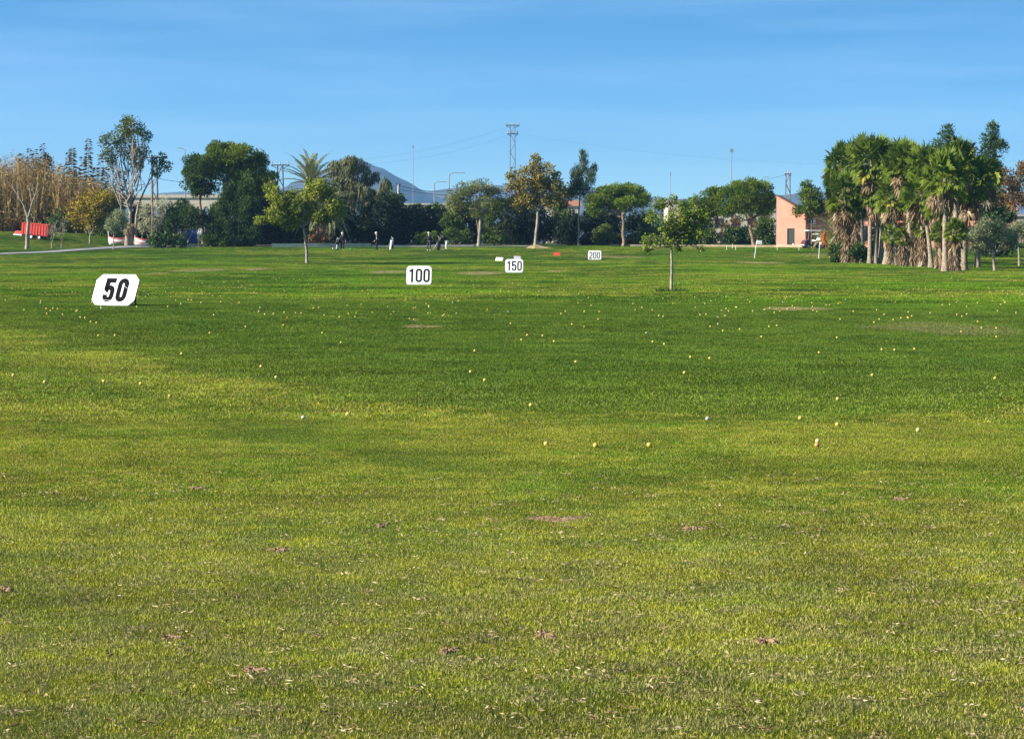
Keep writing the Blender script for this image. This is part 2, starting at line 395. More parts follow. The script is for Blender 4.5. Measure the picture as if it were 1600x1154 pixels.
# bare divots torn in the turf
M_soil = mat('bare_soil', (.19, .105, .055), .95, col2=(.34, .22, .12), nscale=40, bump=.6)
DIV = [(872, 809, 36, 7, 'wide reddish bare soil patch worn in the middle of the near turf'), (308, 765, 14, 3, 'small reddish divot in the left part of the near turf'),
       (6, 918, 18, 6, 'dark divot at the left border of the near turf'), (435, 863, 20, 4, 'brown divot in the left half of the near turf, above its straw clumps'),
       (1405, 783, 16, 4, 'brown divot in the right part of the near turf'), (268, 992, 18, 6, 'ragged brown divot low in the left part of the near turf'),
       (395, 1048, 24, 7, 'brown scraped divot in the lower left of the near turf'), (850, 992, 20, 7, 'dark torn divot in the lower middle of the near turf'),
       (1085, 826, 24, 4, 'faint brown divot right of the wide reddish bare patch'), (597, 825, 12, 4, 'small dark divot left of the wide reddish bare patch'),
       (1195, 1003, 20, 7, 'brown straw lined divot in the lower right of the near turf'), (700, 1020, 20, 6, 'brown divot low in the near turf, left of the middle')]
for i, (u, v, a, bb, lab) in enumerate(DIV):
    a *= 1.0 if i == 0 else .75; bb *= .85 if i == 0 else .7
    p = G(u, v); sx_ = a / F * p.y; sy_ = bb / (v - HZ) * p.y
    th = np.linspace(0, 2 * math.pi, 29)[:-1]; rr = [1.0, .75, .45, .2]; hv = [.002, .010, .011, .008]
    V = []; ph_ = r.uniform(0, 6.28, 4); wob = 1 + .30 * np.sin(th * 2 + ph_[0]) + .22 * np.sin(th * 3 + ph_[1]) + .14 * np.sin(th * 5 + ph_[2]) + .10 * r.normal(size=28)
    for q, hh in zip(rr, hv):
        V += [(math.cos(t) * sx_ * q * w_, math.sin(t) * sy_ * q * w_, hh + r.normal(0, .004) * (q < 1)) for t, w_ in zip(th, wob)]
    b = MB(); b.add(V, [[k * 28 + j, k * 28 + (j + 1) % 28, (k + 1) * 28 + (j + 1) % 28, (k + 1) * 28 + j] for k in range(3) for j in range(28)])
    b.add(V[84:], [list(range(28))])
    # torn straw round the rim
    n = 16; t = r.uniform(0, 2 * math.pi, n); q = r.uniform(.8, 1.2, n)
    P = np.stack([np.cos(t) * sx_ * q, np.sin(t) * sy_ * q, r.uniform(.006, .020, n)], 1); D = r.normal(size=(n, 3)); D[:, 2] = abs(D[:, 2]) * .4
    b.leaves(P, D, r.uniform(.012, .03, n), .006, r.uniform(0, 1, n), 1, r)
    tag(b.build('divot', [M_soil, MATS['straw']], None, False, (p.x, p.y, p.z)), lab, 'divot', 'divots torn in the near turf')
# ------------------------------------------------------------------ vegetation builders
M_bark = mat('bark_grey_brown', (.22, .17, .12), .9, col2=(.10, .075, .055), nscale=5, bump=.5)
M_pale = mat('bark_pale', (.38, .32, .25), .9, col2=(.19, .155, .12), nscale=4, bump=.4)
M_pine = mat('bark_pine', (.34, .24, .17), .9, col2=(.15, .10, .075), nscale=4, bump=.6)
M_palm = mat('bark_palm', (.40, .32, .235), .95, col2=(.19, .145, .10), nscale=9, bump=.7)
KIND = {  # material args, leaf length, leaf width, leaves per m2 of clump surface, direction mix (out, random, up), sub clumps per blob
    'yellowgreen': (((.065, .092, .012), (.19, .205, .024), (.34, .28, .05)), .34, .22, 13, (.3, 1, .0), 16, .55),
    'youngleaf': (((.045, .08, .013), (.15, .18, .03), (.32, .22, .06)), .125, .085, 70, (.3, 1, -.1), 20, .5),
    'autumn': (((.07, .06, .014), (.20, .16, .03), (.34, .23, .05)), .34, .24, 10, (.3, 1, .2), 20, .5),
    'sparse': (((.025, .04, .012), (.10, .12, .028), (.20, .14, .04)), .32, .22, 9, (.3, 1, .2), 20, .45),
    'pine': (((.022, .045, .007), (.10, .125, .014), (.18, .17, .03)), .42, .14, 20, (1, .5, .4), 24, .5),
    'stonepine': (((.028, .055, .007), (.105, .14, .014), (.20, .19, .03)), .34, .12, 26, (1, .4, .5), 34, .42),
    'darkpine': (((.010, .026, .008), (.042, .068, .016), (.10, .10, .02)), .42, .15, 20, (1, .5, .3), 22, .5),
    'olivepine': (((.045, .06, .014), (.14, .15, .035), (.24, .20, .07)), .34, .13, 16, (.7, .7, .3), 22, .45),
    'casuarina': (((.022, .038, .016), (.065, .09, .038), (.16, .13, .06)), .55, .10, 15, (.5, .4, .8), 18, .5),
    'weeping': (((.045, .055, .020), (.14, .14, .06), (.26, .22, .11)), .70, .11, 14, (.15, .3, -1.3), 22, .45),
    'cypress': (((.012, .030, .008), (.05, .085, .018), (.09, .12, .02)), .40, .14, 22, (.6, .4, .9), 18, .5),
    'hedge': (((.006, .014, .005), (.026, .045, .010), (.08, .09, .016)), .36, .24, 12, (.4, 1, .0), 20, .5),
    'mid': (((.018, .034, .007), (.070, .098, .016), (.16, .155, .03)), .32, .20, 14, (.4, 1, .1), 20, .5),
    'shade': (((.003, .006, .003), (.010, .017, .006), (.035, .04, .010)), .36, .24, 13, (.4, 1, -.2), 20, .5),  # dark foliage with the deep shade under the trees put into its leaf colour
    'greenbush': (((.03, .055, .008), (.11, .17, .02), (.20, .22, .03)), .30, .20, 16, (.4, 1, .1), 18, .5),
    'goldbush': (((.09, .085, .012), (.28, .20, .02), (.40, .27, .03)), .34, .22, 13, (.4, 1, .1), 20, .5),
    'olive': (((.085, .10, .050), (.22, .235, .125), (.36, .36, .24)), .22, .07, 40, (.4, 1, .3), 22, .5),
    'greyshrub': (((.13, .14, .08), (.32, .31, .20), (.45, .42, .30)), .32, .10, 12, (.4, .8, .6), 18, .42),
    'rust': (((.05, .038, .016), (.15, .085, .026), (.25, .13, .04)), .34, .18, 14, (.5, .9, .3), 20, .5),
    'twigs': (((.20, .15, .10), (.34, .27, .19), (.45, .38, .28)), .5, .03, 9, (.8, .5, .8), 10, .5),
}
def kmat(k):
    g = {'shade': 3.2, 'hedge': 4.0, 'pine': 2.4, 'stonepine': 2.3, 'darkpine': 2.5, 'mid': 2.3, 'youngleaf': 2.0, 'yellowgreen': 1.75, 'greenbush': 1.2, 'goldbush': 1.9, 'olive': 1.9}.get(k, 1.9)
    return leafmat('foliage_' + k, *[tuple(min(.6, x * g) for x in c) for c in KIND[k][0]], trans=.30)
def scatter(b, blobs, k, rng, fill=1., m=0, size=1.):
    """leaf clumps: every blob (centre, radii) gets sub clumps, every sub clump its own tone and leaves"""
    _, Ln, Wd, dens, (wo_, wr, wu), nsub, rs = KIND[k]
    size *= .74; fill *= 1.3; Ln *= size; Wd *= size
    for (c, rr) in blobs:
        c = np.array(c, float); rr = np.array(rr, float) * 1.1
        d = rng.normal(size=(nsub, 3)); d /= np.linalg.norm(d, axis=1)[:, None]
        q = rng.uniform(.35, 1, nsub) ** .6 * .80
        sc = c + d * q[:, None] * rr; sr = rs * rr.mean() * rng.uniform(.5, 1.05, nsub)
        area = 4 * math.pi * sr ** 2
        for s in range(nsub):
            n = max(4, int(area[s] * dens * fill * .55 / size ** 2))
            e = rng.normal(size=(n, 3)); e /= np.linalg.norm(e, axis=1)[:, None]
            P = sc[s] + e * (sr[s] * rng.uniform(.15, 1, n) ** .5)[:, None] * (rr / rr.mean()) ** .6
            D = wo_ * e + wr * rng.normal(size=(n, 3)) * .6 + np.array([0, 0, wu]); NR = e + rng.normal(0, .6, (n, 3)) + np.array([0, 0, .25])
            tone = np.clip(rng.uniform(.15, .7) + rng.normal(0, .17, n), 0, 1)
            b.leaves(P, D, Ln * rng.uniform(.6, 1.25, n), Wd * rng.uniform(.7, 1.2, n), tone, m, rng, NR)
def curve(p, q, n=6, sag=.0, rng=None, wob=.0):
    p = np.array(p, float); q = np.array(q, float); t = np.linspace(0, 1, n)[:, None]
    c = p + (q - p) * t; c[:, 2] += sag * (t * (1 - t))[:, 0] * 4
    if rng is not None and wob:
        w = rng.normal(0, wob, (n, 3)); w[0] = 0; w[-1] = 0; c += w
    return c
def tree(name, label, cat, u, Y, k, blobs, trunk=None, tr=(.2, .1), bark=None, fill=1., size=1., limbs=True, seed=0, depth=.8, group=None, extra=(), limb_r=.4, vb=None):
    """u: picture column of the foot, Y: its distance; blobs (u,v,ru,rv) and trunk [(u,v)...] give the outline seen from the tees, in metres at that distance"""
    rng = np.random.default_rng(seed + int(u * 7) % 1000)
    if vb is not None:
        base = G(u, vb); Y = base.y
    base = B(u, Y); s = Y / F; tr = (tr[0] * .62, tr[1] * .62); extra = [(q, a * .62, c * .62) for q, a, c in extra]
    root = thing(name, label, cat, base, group=group)
    def loc(u_, v_, dy=0.): w = W(u_, v_, Y); return np.array([w.x - base.x, dy, w.z - base.z])
    BL = []
    for bl in blobs:
        u_, v_, ru, rv = bl[:4]; dy = rng.uniform(-.5, .5) * ru * s * depth
        BL.append((loc(u_, v_, dy), (ru * s, max(ru * depth, rv * .6) * s, rv * s)))
    b = MB(); tp = [np.array([0, 0, -.1])]
    if trunk: tp += [loc(*p) for p in trunk]
    else: tp += [np.array([BL[0][0][0] * .3, 0, BL[0][0][2] * .6])]
    tp = np.array(tp); nn = len(tp)
    # resample with a slight wander
    tt = np.linspace(0, nn - 1, max(5, nn * 3)); Tp = np.stack([np.interp(tt, np.arange(nn), tp[:, i]) for i in range(3)], 1)
    Tp[1:-1, :2] += rng.normal(0, tr[0] * .12, (len(Tp) - 2, 2))
    rad = np.linspace(tr[0], tr[1], len(Tp)); rad[0] *= 1.35
    b.tube(Tp, rad, 8)
    if limbs:
        for c, rr in BL:
            st = Tp[int(len(Tp) * rng.uniform(.72, .99))]
            p = curve(st, c + np.array([0, 0, -.1]) * rr, 7, -.05 * np.linalg.norm(c - st), rng, .05 * np.linalg.norm(c - st))
            b.tube(p, np.linspace(tr[1] * limb_r * 1.6, tr[1] * .2, 7), 5, cap=False)
            for _ in range(4):
                e = rng.normal(size=3); e /= np.linalg.norm(e); e[2] = abs(e[2]) * .6
                b.tube(curve(p[4], c + e * rr * .8, 5, 0, rng, .06), np.linspace(tr[1] * .3, .012, 5), 4, cap=False)
    for path, r0, r1 in extra:
        pl_ = np.array([loc(*p) for p in path]); tt = np.linspace(0, len(pl_) - 1, len(pl_) * 2); b.tube(np.stack([np.interp(tt, np.arange(len(pl_)), pl_[:, i]) for i in range(3)], 1), np.linspace(r0, r1, len(tt)), 6)
    b.build('trunk', bark or M_bark, root, True)
    if k:
        f = MB()
        scatter(f, BL, k, rng, fill, 0, size); f.build('crown', kmat(k), root)
    return root
def bush(name, label, cat, u, Y, k, blobs, fill=1., size=1., seed=0, group=None, depth=.8, stems=True):
    rng = np.random.default_rng(seed + int(u * 5) % 997); base = B(u, Y); s = Y / F
    root = thing(name, label, cat, base, group=group); BL = []
    for u_, v_, ru, rv in blobs:
        w = W(u_, v_, Y); BL.append((np.array([w.x - base.x, rng.uniform(-.3, .3) * ru * s * depth, w.z - base.z]), (ru * s, ru * s * depth, rv * s)))
    zb = gzf(base.x, base.y) - base.z
    for c, rr in list(BL):
        if c[2] - rr[2] > .35 and c[2] < 5 and k != 'goldbush_': BL.append((np.array([c[0] * 1.05, c[1] - .2, max(.5, (c[2] - rr[2]) * .45)]), (rr[0], rr[1], max(.6, (c[2] - rr[2]) * .6))))
    if stems:
        b = MB()
        for c, rr in BL:
            for _ in range(3):
                e = rng.uniform(-.4, .4, 3) * rr
                b.tube(curve((e[0] * .04, e[1] * .04, -.1), c + e, 5, 0, rng, .05), np.linspace(.06, .02, 5), 5)
        b.build('stem', M_bark, root, True)
    f = MB(); scatter(f, BL, k, rng, fill, 0, size); f.build('foliage', kmat(k), root)
    return root

# ------------------------------------------------------------------ palms
M_fan = leafmat('fan_leaf', (.075, .13, .016), (.20, .26, .030), (.40, .34, .06), .3, .45)
M_dead = leafmat('dead_palm_leaf', (.15, .10, .055), (.36, .26, .155), (.52, .42, .29), .15, .9)
M_date = leafmat('date_leaf', (.15, .18, .08), (.36, .37, .16), (.58, .52, .24), .2, .5)
def fan_leaf(b, o, d, L, r, rng, tone, m=0, droop=.5, nb=13):
    """petiole from o along d, then a split fan of blades with hanging tips"""
    o = np.array(o, float); d = np.array(d, float); d /= np.linalg.norm(d)
    hub = o + d * L + np.array([0, 0, -.10 * L])
    up = np.array([0, 0, 1.]); sd_ = np.cross(d, up); sd_ /= np.linalg.norm(sd_) + 1e-6; nrm = np.cross(sd_, d)
    ro = rng.normal(0, .75); sd_, nrm = sd_ * math.cos(ro) + nrm * math.sin(ro), nrm * math.cos(ro) - sd_ * math.sin(ro)
    if nrm[2] < 0: nrm = -nrm
    w = .016; b.add([o - sd_ * w, o + sd_ * w, hub + sd_ * w, hub - sd_ * w], [[0, 1, 2, 3]], tone, m)
    a = np.linspace(-1.75, 1.75, nb) + rng.normal(0, .05, nb)
    D = np.cos(a)[:, None] * d + np.sin(a)[:, None] * sd_ + nrm * (.22 * np.abs(np.sin(a)) + .1)[:, None]
    ln = r * (1 - .22 * np.abs(a) / 1.75) * rng.uniform(.9, 1.1, nb)
    mid = hub + D * (ln * .6)[:, None]; T2 = D.copy(); T2[:, 2] -= droop * rng.uniform(.6, 1.5, nb); T2 /= np.linalg.norm(T2, axis=1)[:, None]
    tip = mid + T2 * (ln * .5)[:, None]
    pw = np.cross(D, nrm); pw /= np.linalg.norm(pw, axis=1)[:, None]; hw = (ln * .13)[:, None]
    v = np.stack([np.broadcast_to(hub, D.shape), mid + pw * hw, tip, mid - pw * hw], 1).reshape(-1, 3)
    b.add(v, np.arange(4 * nb).reshape(nb, 4), np.clip(tone + rng.normal(0, .07, nb), 0, 1), m)
def fan_palm_mesh(seed, n=60, r=.66, L=1.0):
    rng = np.random.default_rng(seed); g = MB(); dd_ = MB()
    for i in range(n):
        el = math.asin(np.clip(1 - 1.62 * (i + .5) / n, -1, 1)); az = i * 2.39996 + rng.normal(0, .2)
        d = (math.cos(az) * math.cos(el), math.sin(az) * math.cos(el), math.sin(el))
        fan_leaf(g, (0, 0, 0), d, L * rng.uniform(.8, 1.15), r * rng.uniform(.85, 1.1), rng, np.clip(.35 + .22 * (el < 0) + rng.normal(0, .13), 0, .95), 0, .35 + .35 * (el < .3))
    for i in range(26):
        az = rng.uniform(0, 6.28); el = -rng.uniform(.75, 1.4)
        d = (math.cos(az) * math.cos(el), math.sin(az) * math.cos(el), math.sin(el))
        fan_leaf(dd_, (d[0] * .12, d[1] * .12, -.1 - rng.uniform(0, .7)), d, .75 * rng.uniform(.7, 1.1), .7, rng, rng.uniform(.1, .9), 0, 1.2, 7)
    return g.mesh('crown', M_fan), dd_.mesh('dead_skirt', M_dead)
FANM = [fan_palm_mesh(s) for s in (3, 8, 15, 22)]
def shag_mesh(h, r0, seed):
    """old dead leaves hanging thatch-like round a trunk"""
    rng = np.random.default_rng(seed); b = MB(); n = int(480 * h)
    z = rng.uniform(.12, 1, n) * h; az = rng.uniform(0, 6.28, n); q = r0 * (1 - .25 * z / h)
    P = np.stack([np.cos(az) * q * rng.uniform(.4, 1, n), np.sin(az) * q * rng.uniform(.4, 1, n), z], 1)
    D = np.stack([np.cos(az) * .25, np.sin(az) * .25, -np.ones(n)], 1) + rng.normal(0, .22, (n, 3))
    b.leaves(P, D, rng.uniform(.3, .65, n), rng.uniform(.03, .09, n), np.clip(rng.normal(.5, .28, n), 0, 1), 0, rng)
    return b
def fan_palm(i, u, v, uc, vc, r, label, shag=0, tw=.15, name='fan_palm', group='tall fan palms in the grove', rr=None):
    p = G(u, v); Y = p.y; s = Y / F; rng = np.random.default_rng(100 + i)
    root = thing(name, label, 'palm tree', p, group=group)
    c = W(uc, vc + (7 if not shag else 0), Y) - p; top = np.array([c.x, rng.uniform(-.4, .4), c.z])
    b = MB(); q = curve((0, 0, -.1), top, 12); q[:, 0] = top[0] * np.linspace(0, 1, 12) ** 1.5
    rad = np.linspace(tw * 1.25, tw * .85, 12); rad[0] *= 1.5; rad[1] *= 1.15
    b.tube(q, rad * rng.uniform(.94, 1.06, 12), 9)
    b.build('trunk', M_palm, root, True)
    sc = 1.0 * r * s / 1.55
    for nm, me in zip(('crown', 'dead_skirt'), FANM[i % 4]):
        o = bpy.data.objects.new(nm, me); COL.objects.link(o); o.parent = root; o.location = top
        o.rotation_euler = (rng.normal(0, .06), rng.normal(0, .06), rng.uniform(0, 6.28)); o.scale = (sc, sc, sc * 1.3)
    if shag: shag_mesh(shag * top[2], (rr or .42) * .78, 200 + i).build('dead_leaf_thatch', M_dead, root)
    return root
def frond(b, o, az, el, L, rng, tone, droop=1.0, nl=38, lw=.085, ll=.55, m=0):
    """one feather frond: curved rachis and two rows of leaflets"""
    t = np.linspace(0, 1, 12); ang = el - droop * t ** 1.4
    st = L / 11; x = np.cumsum(np.cos(ang)) * st; z = np.cumsum(np.sin(ang)) * st
    R_ = np.stack([np.cos(az) * x, np.sin(az) * x, z], 1) + np.array(o)
    b.tube(R_, np.linspace(.035, .008, 12), 4, m, tone, cap=False)
    q = np.linspace(.12, .99, nl); P = np.stack([np.interp(q, t, R_[:, i]) for i in range(3)], 1)
    T = np.stack([np.interp(q, t, np.gradient(R_[:, i])) for i in range(3)], 1); T /= np.linalg.norm(T, axis=1)[:, None]
    sd_ = np.array([-math.sin(az), math.cos(az), 0]); nr = np.cross(T, sd_)
    for sg in (-1, 1):
        D = T * .75 + sg * sd_ * .85 + np.sign(nr[:, 2:3]) * nr * .35 + rng.normal(0, .08, (nl, 3))
        l2 = ll * np.sin(np.clip(q * 1.05 + .12, 0, 1) * math.pi) ** .6 * rng.uniform(.85, 1.1, nl)
        D /= np.linalg.norm(D, axis=1)[:, None]
        w = np.cross(D, nr); w /= np.linalg.norm(w, axis=1)[:, None] + 1e-6; w = w * lw / 2
        tip = P + D * l2[:, None]; tip[:, 2] -= .12 * l2
        v = np.stack([P - w * .4, P + D * (l2 * .5)[:, None] - w, tip, P + D * (l2 * .5)[:, None] + w], 1).reshape(-1, 3)
        b.add(v, np.arange(4 * nl).reshape(nl, 4), np.clip(tone + rng.normal(0, .06, nl), 0, 1), m)
def date_palm(label, u, Y, vc, Lf, n, trunk_r, els=(1.35, -.35), droop=1.15, seed=1, group=None, fruit=0, stubs=True, azs=None, lean=0):
    base = B(u, Y); rng = np.random.default_rng(seed); root = thing('date_palm', label, 'palm tree', base, group=group)
    c = W(u + lean, vc, Y) - base; h = c.z
    b = MB(); b.tube(curve((0, 0, -.1), (c.x, 0, h), 9), trunk_r * np.array([1.25, 1.1, 1, 1, 1.02, 1.06, 1.12, 1.2, .7]), 10)
    if stubs:
        for i in range(int(60 + 40 * h)):     # cut leaf bases
            az = rng.uniform(0, 6.28); z = rng.uniform(.1, 1) * h; d = np.array([math.cos(az), math.sin(az), .9])
            P = np.array([c.x * z / h + math.cos(az) * trunk_r * .9, math.sin(az) * trunk_r * .9, z])
            b.leaves([P], [d], .32, .2, rng.uniform(0, 1), 0, rng)
    b.build('trunk', mat('date_trunk', (.36, .22, .13), .95, col2=(.15, .085, .05), nscale=6, bump=.6), root)
    f = MB()
    for i in range(n):
        el = els[1] + (els[0] - els[1]) * ((i + .5) / n) ** .8
        az = azs[i % len(azs)] if azs else i * 2.39996 + rng.normal(0, .12)
        frond(f, (c.x, 0, h), az, el, Lf * rng.uniform(.85, 1.1), rng, np.clip(.45 + rng.normal(0, .16), 0, 1), droop * rng.uniform(.75, 1.2))
    f.build('crown', M_date, root)
    return root, c
# ------------------------------------------------------------------ trees, left to right
D0 = 252.
# reed bed on the left: a mass of canes
M_reed = leafmat('reed', (.25, .175, .07), (.52, .36, .145), (.68, .52, .26), .25, .8)
rng = np.random.default_rng(77); b = MB()
N = 2000; Yr = rng.uniform(258, 268, N); ur = rng.uniform(-70, 178, N)
hr = rng.normal(1, .17, N).clip(.5, 1.22) * np.interp(ur, [-70, 10, 30, 100, 178], [7.0, 7.0, 7.4, 6.0, 4.8])
Xr = (ur - 800) / F * Yr; Zr = gz(Xr, Yr)
P = np.stack([Xr, Yr, Zr - .1], 1); D = np.stack([rng.normal(0, .10, N), rng.normal(0, .10, N), np.ones(N)], 1)
b.leaves(P, D, hr, .07, np.clip(rng.normal(.5, .25, N), 0, 1), 0, rng)
NL = 26000; ix = rng.integers(0, N, NL); q = rng.uniform(.05, 1.0, NL)
PL = P[ix] + D[ix] * (hr[ix] * q)[:, None] + rng.normal(0, .15, (NL, 3)); DL = np.stack([rng.normal(0, .5, NL), rng.normal(0, .5, NL), rng.uniform(.2, 1.2, NL) * (1 - 1.1 * (q > .9))], 1)
b.leaves(PL, DL, rng.uniform(.3, .8, NL), rng.uniform(.05, .11, NL), np.clip(rng.normal(.45, .25, NL), 0, 1), 0, rng)
NG = 15000; ug = rng.uniform(-70, 178, NG); Yg = rng.uniform(261, 267, NG); Xg = (ug - 800) / F * Yg; hg = rng.uniform(0, 1, NG) ** 1.2 * 5.0 * (.55 + .45 * np.sin(ug * .11) ** 2)
b.leaves(np.stack([Xg, Yg, gz(Xg, Yg) + hg], 1), np.stack([rng.normal(0, .6, NG), rng.normal(0, .5, NG), rng.normal(.3, .5, NG)], 1), rng.uniform(.3, .6, NG), rng.uniform(.06, .14, NG), np.clip(rng.normal(.45, .25, NG), 0, 1), 1, rng)
tag(b.build('reed_bed', [M_reed, leafmat('reed_green', (.04, .055, .015), (.14, .14, .03), (.30, .24, .06), .25, .8)]), 'dense bed of dry brown and ochre reeds along the left side', 'reeds', kind='stuff')
# tall reeds with feathery heads that stand out over the bed
M_plume = leafmat('reed_plume', (.035, .032, .018), (.12, .10, .045), (.26, .18, .08), .25, .8)
def tall_reed(u, vt, Y, lean, seed, n=26, dens=1., lower=.45):
    rng = np.random.default_rng(seed); base = B(u, Y); top = W(u, vt, Y); h = top.z - base.z
    root = thing('giant_reed', 'tall cane with dark feathery leaf rows standing above the brown reed bed', 'reed', base, group='tall feathery canes above the reed bed')
    b = MB(); p = curve((0, 0, -.1), (lean * .25, 0, h), 9); p[:, 0] = lean * .25 * np.linspace(0, 1, 9) ** 2
    b.tube(p, np.linspace(.045, .015, 9), 5); b.build('cane', MATS['reed'], root)
    f = MB(); q = np.linspace(lower, 1, n); P = np.stack([np.interp(q * 8, np.arange(9), p[:, i]) for i in range(3)], 1)
    for k in range(2):
        sg = np.where(np.arange(n) % 2 == k, 1, -1); D = np.stack([sg * .9 + lean * .4, rng.normal(0, .4, n), rng.uniform(-.35, .25, n) - .2], 1)
        f.leaves(P, D, (1.35 - q) * rng.uniform(.9, 1.6, n), .21, rng.uniform(.1, .8, n), 0, rng)
    f.build('leaf_rows', M_plume, root)
for i, (u, vt, l) in enumerate([(38, 240, -.6), (48, 232, .2), (58, 234, -.3), (65, 225, 1.2), (70, 238, 1.4), (80, 240, -1.4), (88, 262, -.8), (96, 258, .4), (105, 238, 1.0), (112, 231, .9), (119, 232, -.9),
                                (122, 262, .2), (133, 246, -.2), (140, 217, .2), (141, 232, -.4), (151, 262, .3), (159, 248, .2), (166, 262, -.3), (174, 250, .3), (10, 256, .2), (20, 262, -.4), (115, 268, .5), (146, 276, -.3), (186, 268, .2), (193, 262, -.2)]):
    tall_reed(u, vt, 262 + (i * 37 % 9) * .8, l, 300 + i)
tree('broadleaf_tree', 'dark brownish leafy tree rising out of the reed bed at the far left', 'tree', 60, 266, 'rust', [(52, 268, 22, 22), (66, 258, 18, 22), (46, 290, 20, 16), (74, 285, 14, 18)], [(58, 320)], (.2, .12), fill=.55, seed=4)
tree('leafless_tree', 'pale pruned tree with bare forked branches in front of the reeds', 'tree', 43, 232, None, [], [(44, 350), (44, 338)], (.30, .22), M_pale, limbs=False, vb=389,
     extra=[([(44, 340), (36, 318), (26, 303), (18, 288)], .17, .05), ([(44, 340), (50, 318), (56, 302), (60, 285)], .16, .05), ([(30, 309), (27, 295), (26, 283)], .08, .03), ([(50, 318), (47, 300), (45, 288)], .09, .03),
            ([(54, 306), (50, 292), (53, 284)], .07, .03), ([(24, 300), (17, 292), (13, 284)], .05, .02), ([(57, 300), (66, 292)], .05, .02)])
for u, lab, sd_ in ((82, 'small bare shrub with pale stem, left one of the pair by the red trailer', 1), (97, 'small bare shrub with pale stem, right one of the pair by the red trailer', 2)):
    tree('bare_shrub', lab, 'shrub', u, 236, 'twigs', [(u - 3 + sd_, 362, 10, 12), (u + 4, 352, 8, 12)], [(u - 1, 378)], (.12, .08), M_pale, fill=.8, seed=sd_, group='pair of bare shrubs', vb=388)
bush('golden_bush', 'golden yellow autumn bush, biggest one in front of the reeds', 'bush', 140, 258, 'goldbush', [(128, 340, 24, 28), (154, 328, 24, 30), (118, 356, 16, 18), (140, 318, 20, 18), (148, 352, 20, 18)], seed=2)
bush('golden_bush', 'ochre bush between the golden bush and the tall spreading tree', 'bush', 172, 259, 'goldbush', [(172, 322, 20, 26), (180, 345, 18, 24)], fill=.9, seed=3)
bush('green_bush', 'dark green bush behind the red trailer, at the foot of the reeds', 'bush', 96, 258, 'hedge', [(92, 348, 18, 20), (110, 362, 18, 12)], seed=4)
bush('green_bush', 'olive green bush at the foot of the reeds on the left border', 'bush', 10, 258, 'rust', [(5, 352, 22, 14), (28, 350, 14, 14)], seed=5)
bush('green_bush', 'green shaded bush behind the forked bare stem, right of the golden bush', 'bush', 168, 257, 'hedge', [(165, 365, 20, 14), (150, 370, 14, 10)], seed=6)
tree('leafless_tree', 'little forked bare tree in front of the golden bush', 'tree', 141, 244, None, [], [(141, 366)], (.16, .13), M_pale, limbs=False,
     extra=[([(141, 367), (137, 357), (136, 350)], .08, .04), ([(141, 367), (146, 358), (145, 350)], .08, .04), ([(141, 366), (141, 354)], .06, .03)])
# tall spreading tree and its leaning neighbour
tree('spreading_tree', 'tallest tree on the left, open leafy crown on many pale branches', 'tree', 205, 246, 'sparse',
     [(172, 225, 18, 20), (190, 205, 18, 20), (205, 198, 16, 16), (215, 215, 18, 20), (222, 238, 14, 16), (165, 243, 12, 12), (190, 232, 18, 16), (208, 245, 16, 16), (228, 215, 9, 14), (178, 250, 10, 10), (220, 262, 8, 7), (200, 186, 10, 8)],
     [(203, 345), (204, 320)], (.34, .26), M_pale, fill=.85, seed=7, limb_r=.35,
     extra=[([(204, 325), (190, 300), (178, 275), (168, 250)], .2, .07), ([(204, 322), (206, 290), (210, 255), (213, 225)], .2, .07), ([(203, 325), (196, 290), (190, 260), (188, 230)], .18, .06), ([(206, 320), (218, 296), (230, 288)], .1, .04), ([(188, 320), (178, 295), (166, 268)], .16, .06), ([(186, 345), (190, 322), (186, 300)], .15, .12)])
tree('leaning_tree', 'small dark crowned tree leaning right beside the tall spreading tree', 'tree', 213, 247, 'sparse', [(244, 268, 10, 10), (258, 258, 14, 11), (252, 246, 9, 9), (240, 250, 8, 8)], [(212, 350), (216, 320), (228, 292), (238, 275)], (.26, .10), M_pale, fill=1.1, seed=8)
tree('dead_palm_trunk', 'reddish brown bare palm trunk standing behind the leaning tree', 'palm trunk', 238, 252, None, [], [(238, 330), (238, 282)], (.2, .17), M_pine, limbs=False)
rb = B(200, 243); rt = thing('thatch_stump', 'straw thatched old palm stump at the foot of the tall spreading tree', 'stump', rb)
sm_ = MB(); sm_.tube([(0, 0, -.1), (.02, 0, 1), (0, 0, 1.9)], [.34, .28, .24], 9); sm_.build('trunk', M_palm, rt, True)
sh = shag_mesh(1.2, .62, 5); o = sh.build('dead_leaf_thatch', M_dead, rt); o.location = (.3, 0, 1.2)
tree('olive_tree', 'round grey green olive tree on a thin stem beside the red striped boat', 'tree', 178, 236, 'olive', [(181, 346, 15, 17), (190, 338, 13, 14), (172, 352, 10, 12)], [(178, 365)], (.10, .08), M_pale, vb=390, seed=9, size=1.4)
for i, (u, bl, lab) in enumerate([(232, [(228, 330, 14, 18), (236, 352, 12, 16)], 'pale grey leafed shrub left of the round dark pine'), (252, [(250, 325, 12, 16), (246, 350, 12, 18), (258, 318, 9, 12)], 'tall pale grey shrub just left of the round dark pine'),
                                  (222, [(220, 350, 10, 16)], 'thin grey shrub behind the second striped boat')]):
    tree('grey_shrub', lab, 'shrub', u, 250, 'greyshrub', bl, [(u, 370)], (.09, .06), M_pale, fill=1., seed=20 + i, group='pale grey shrubs')
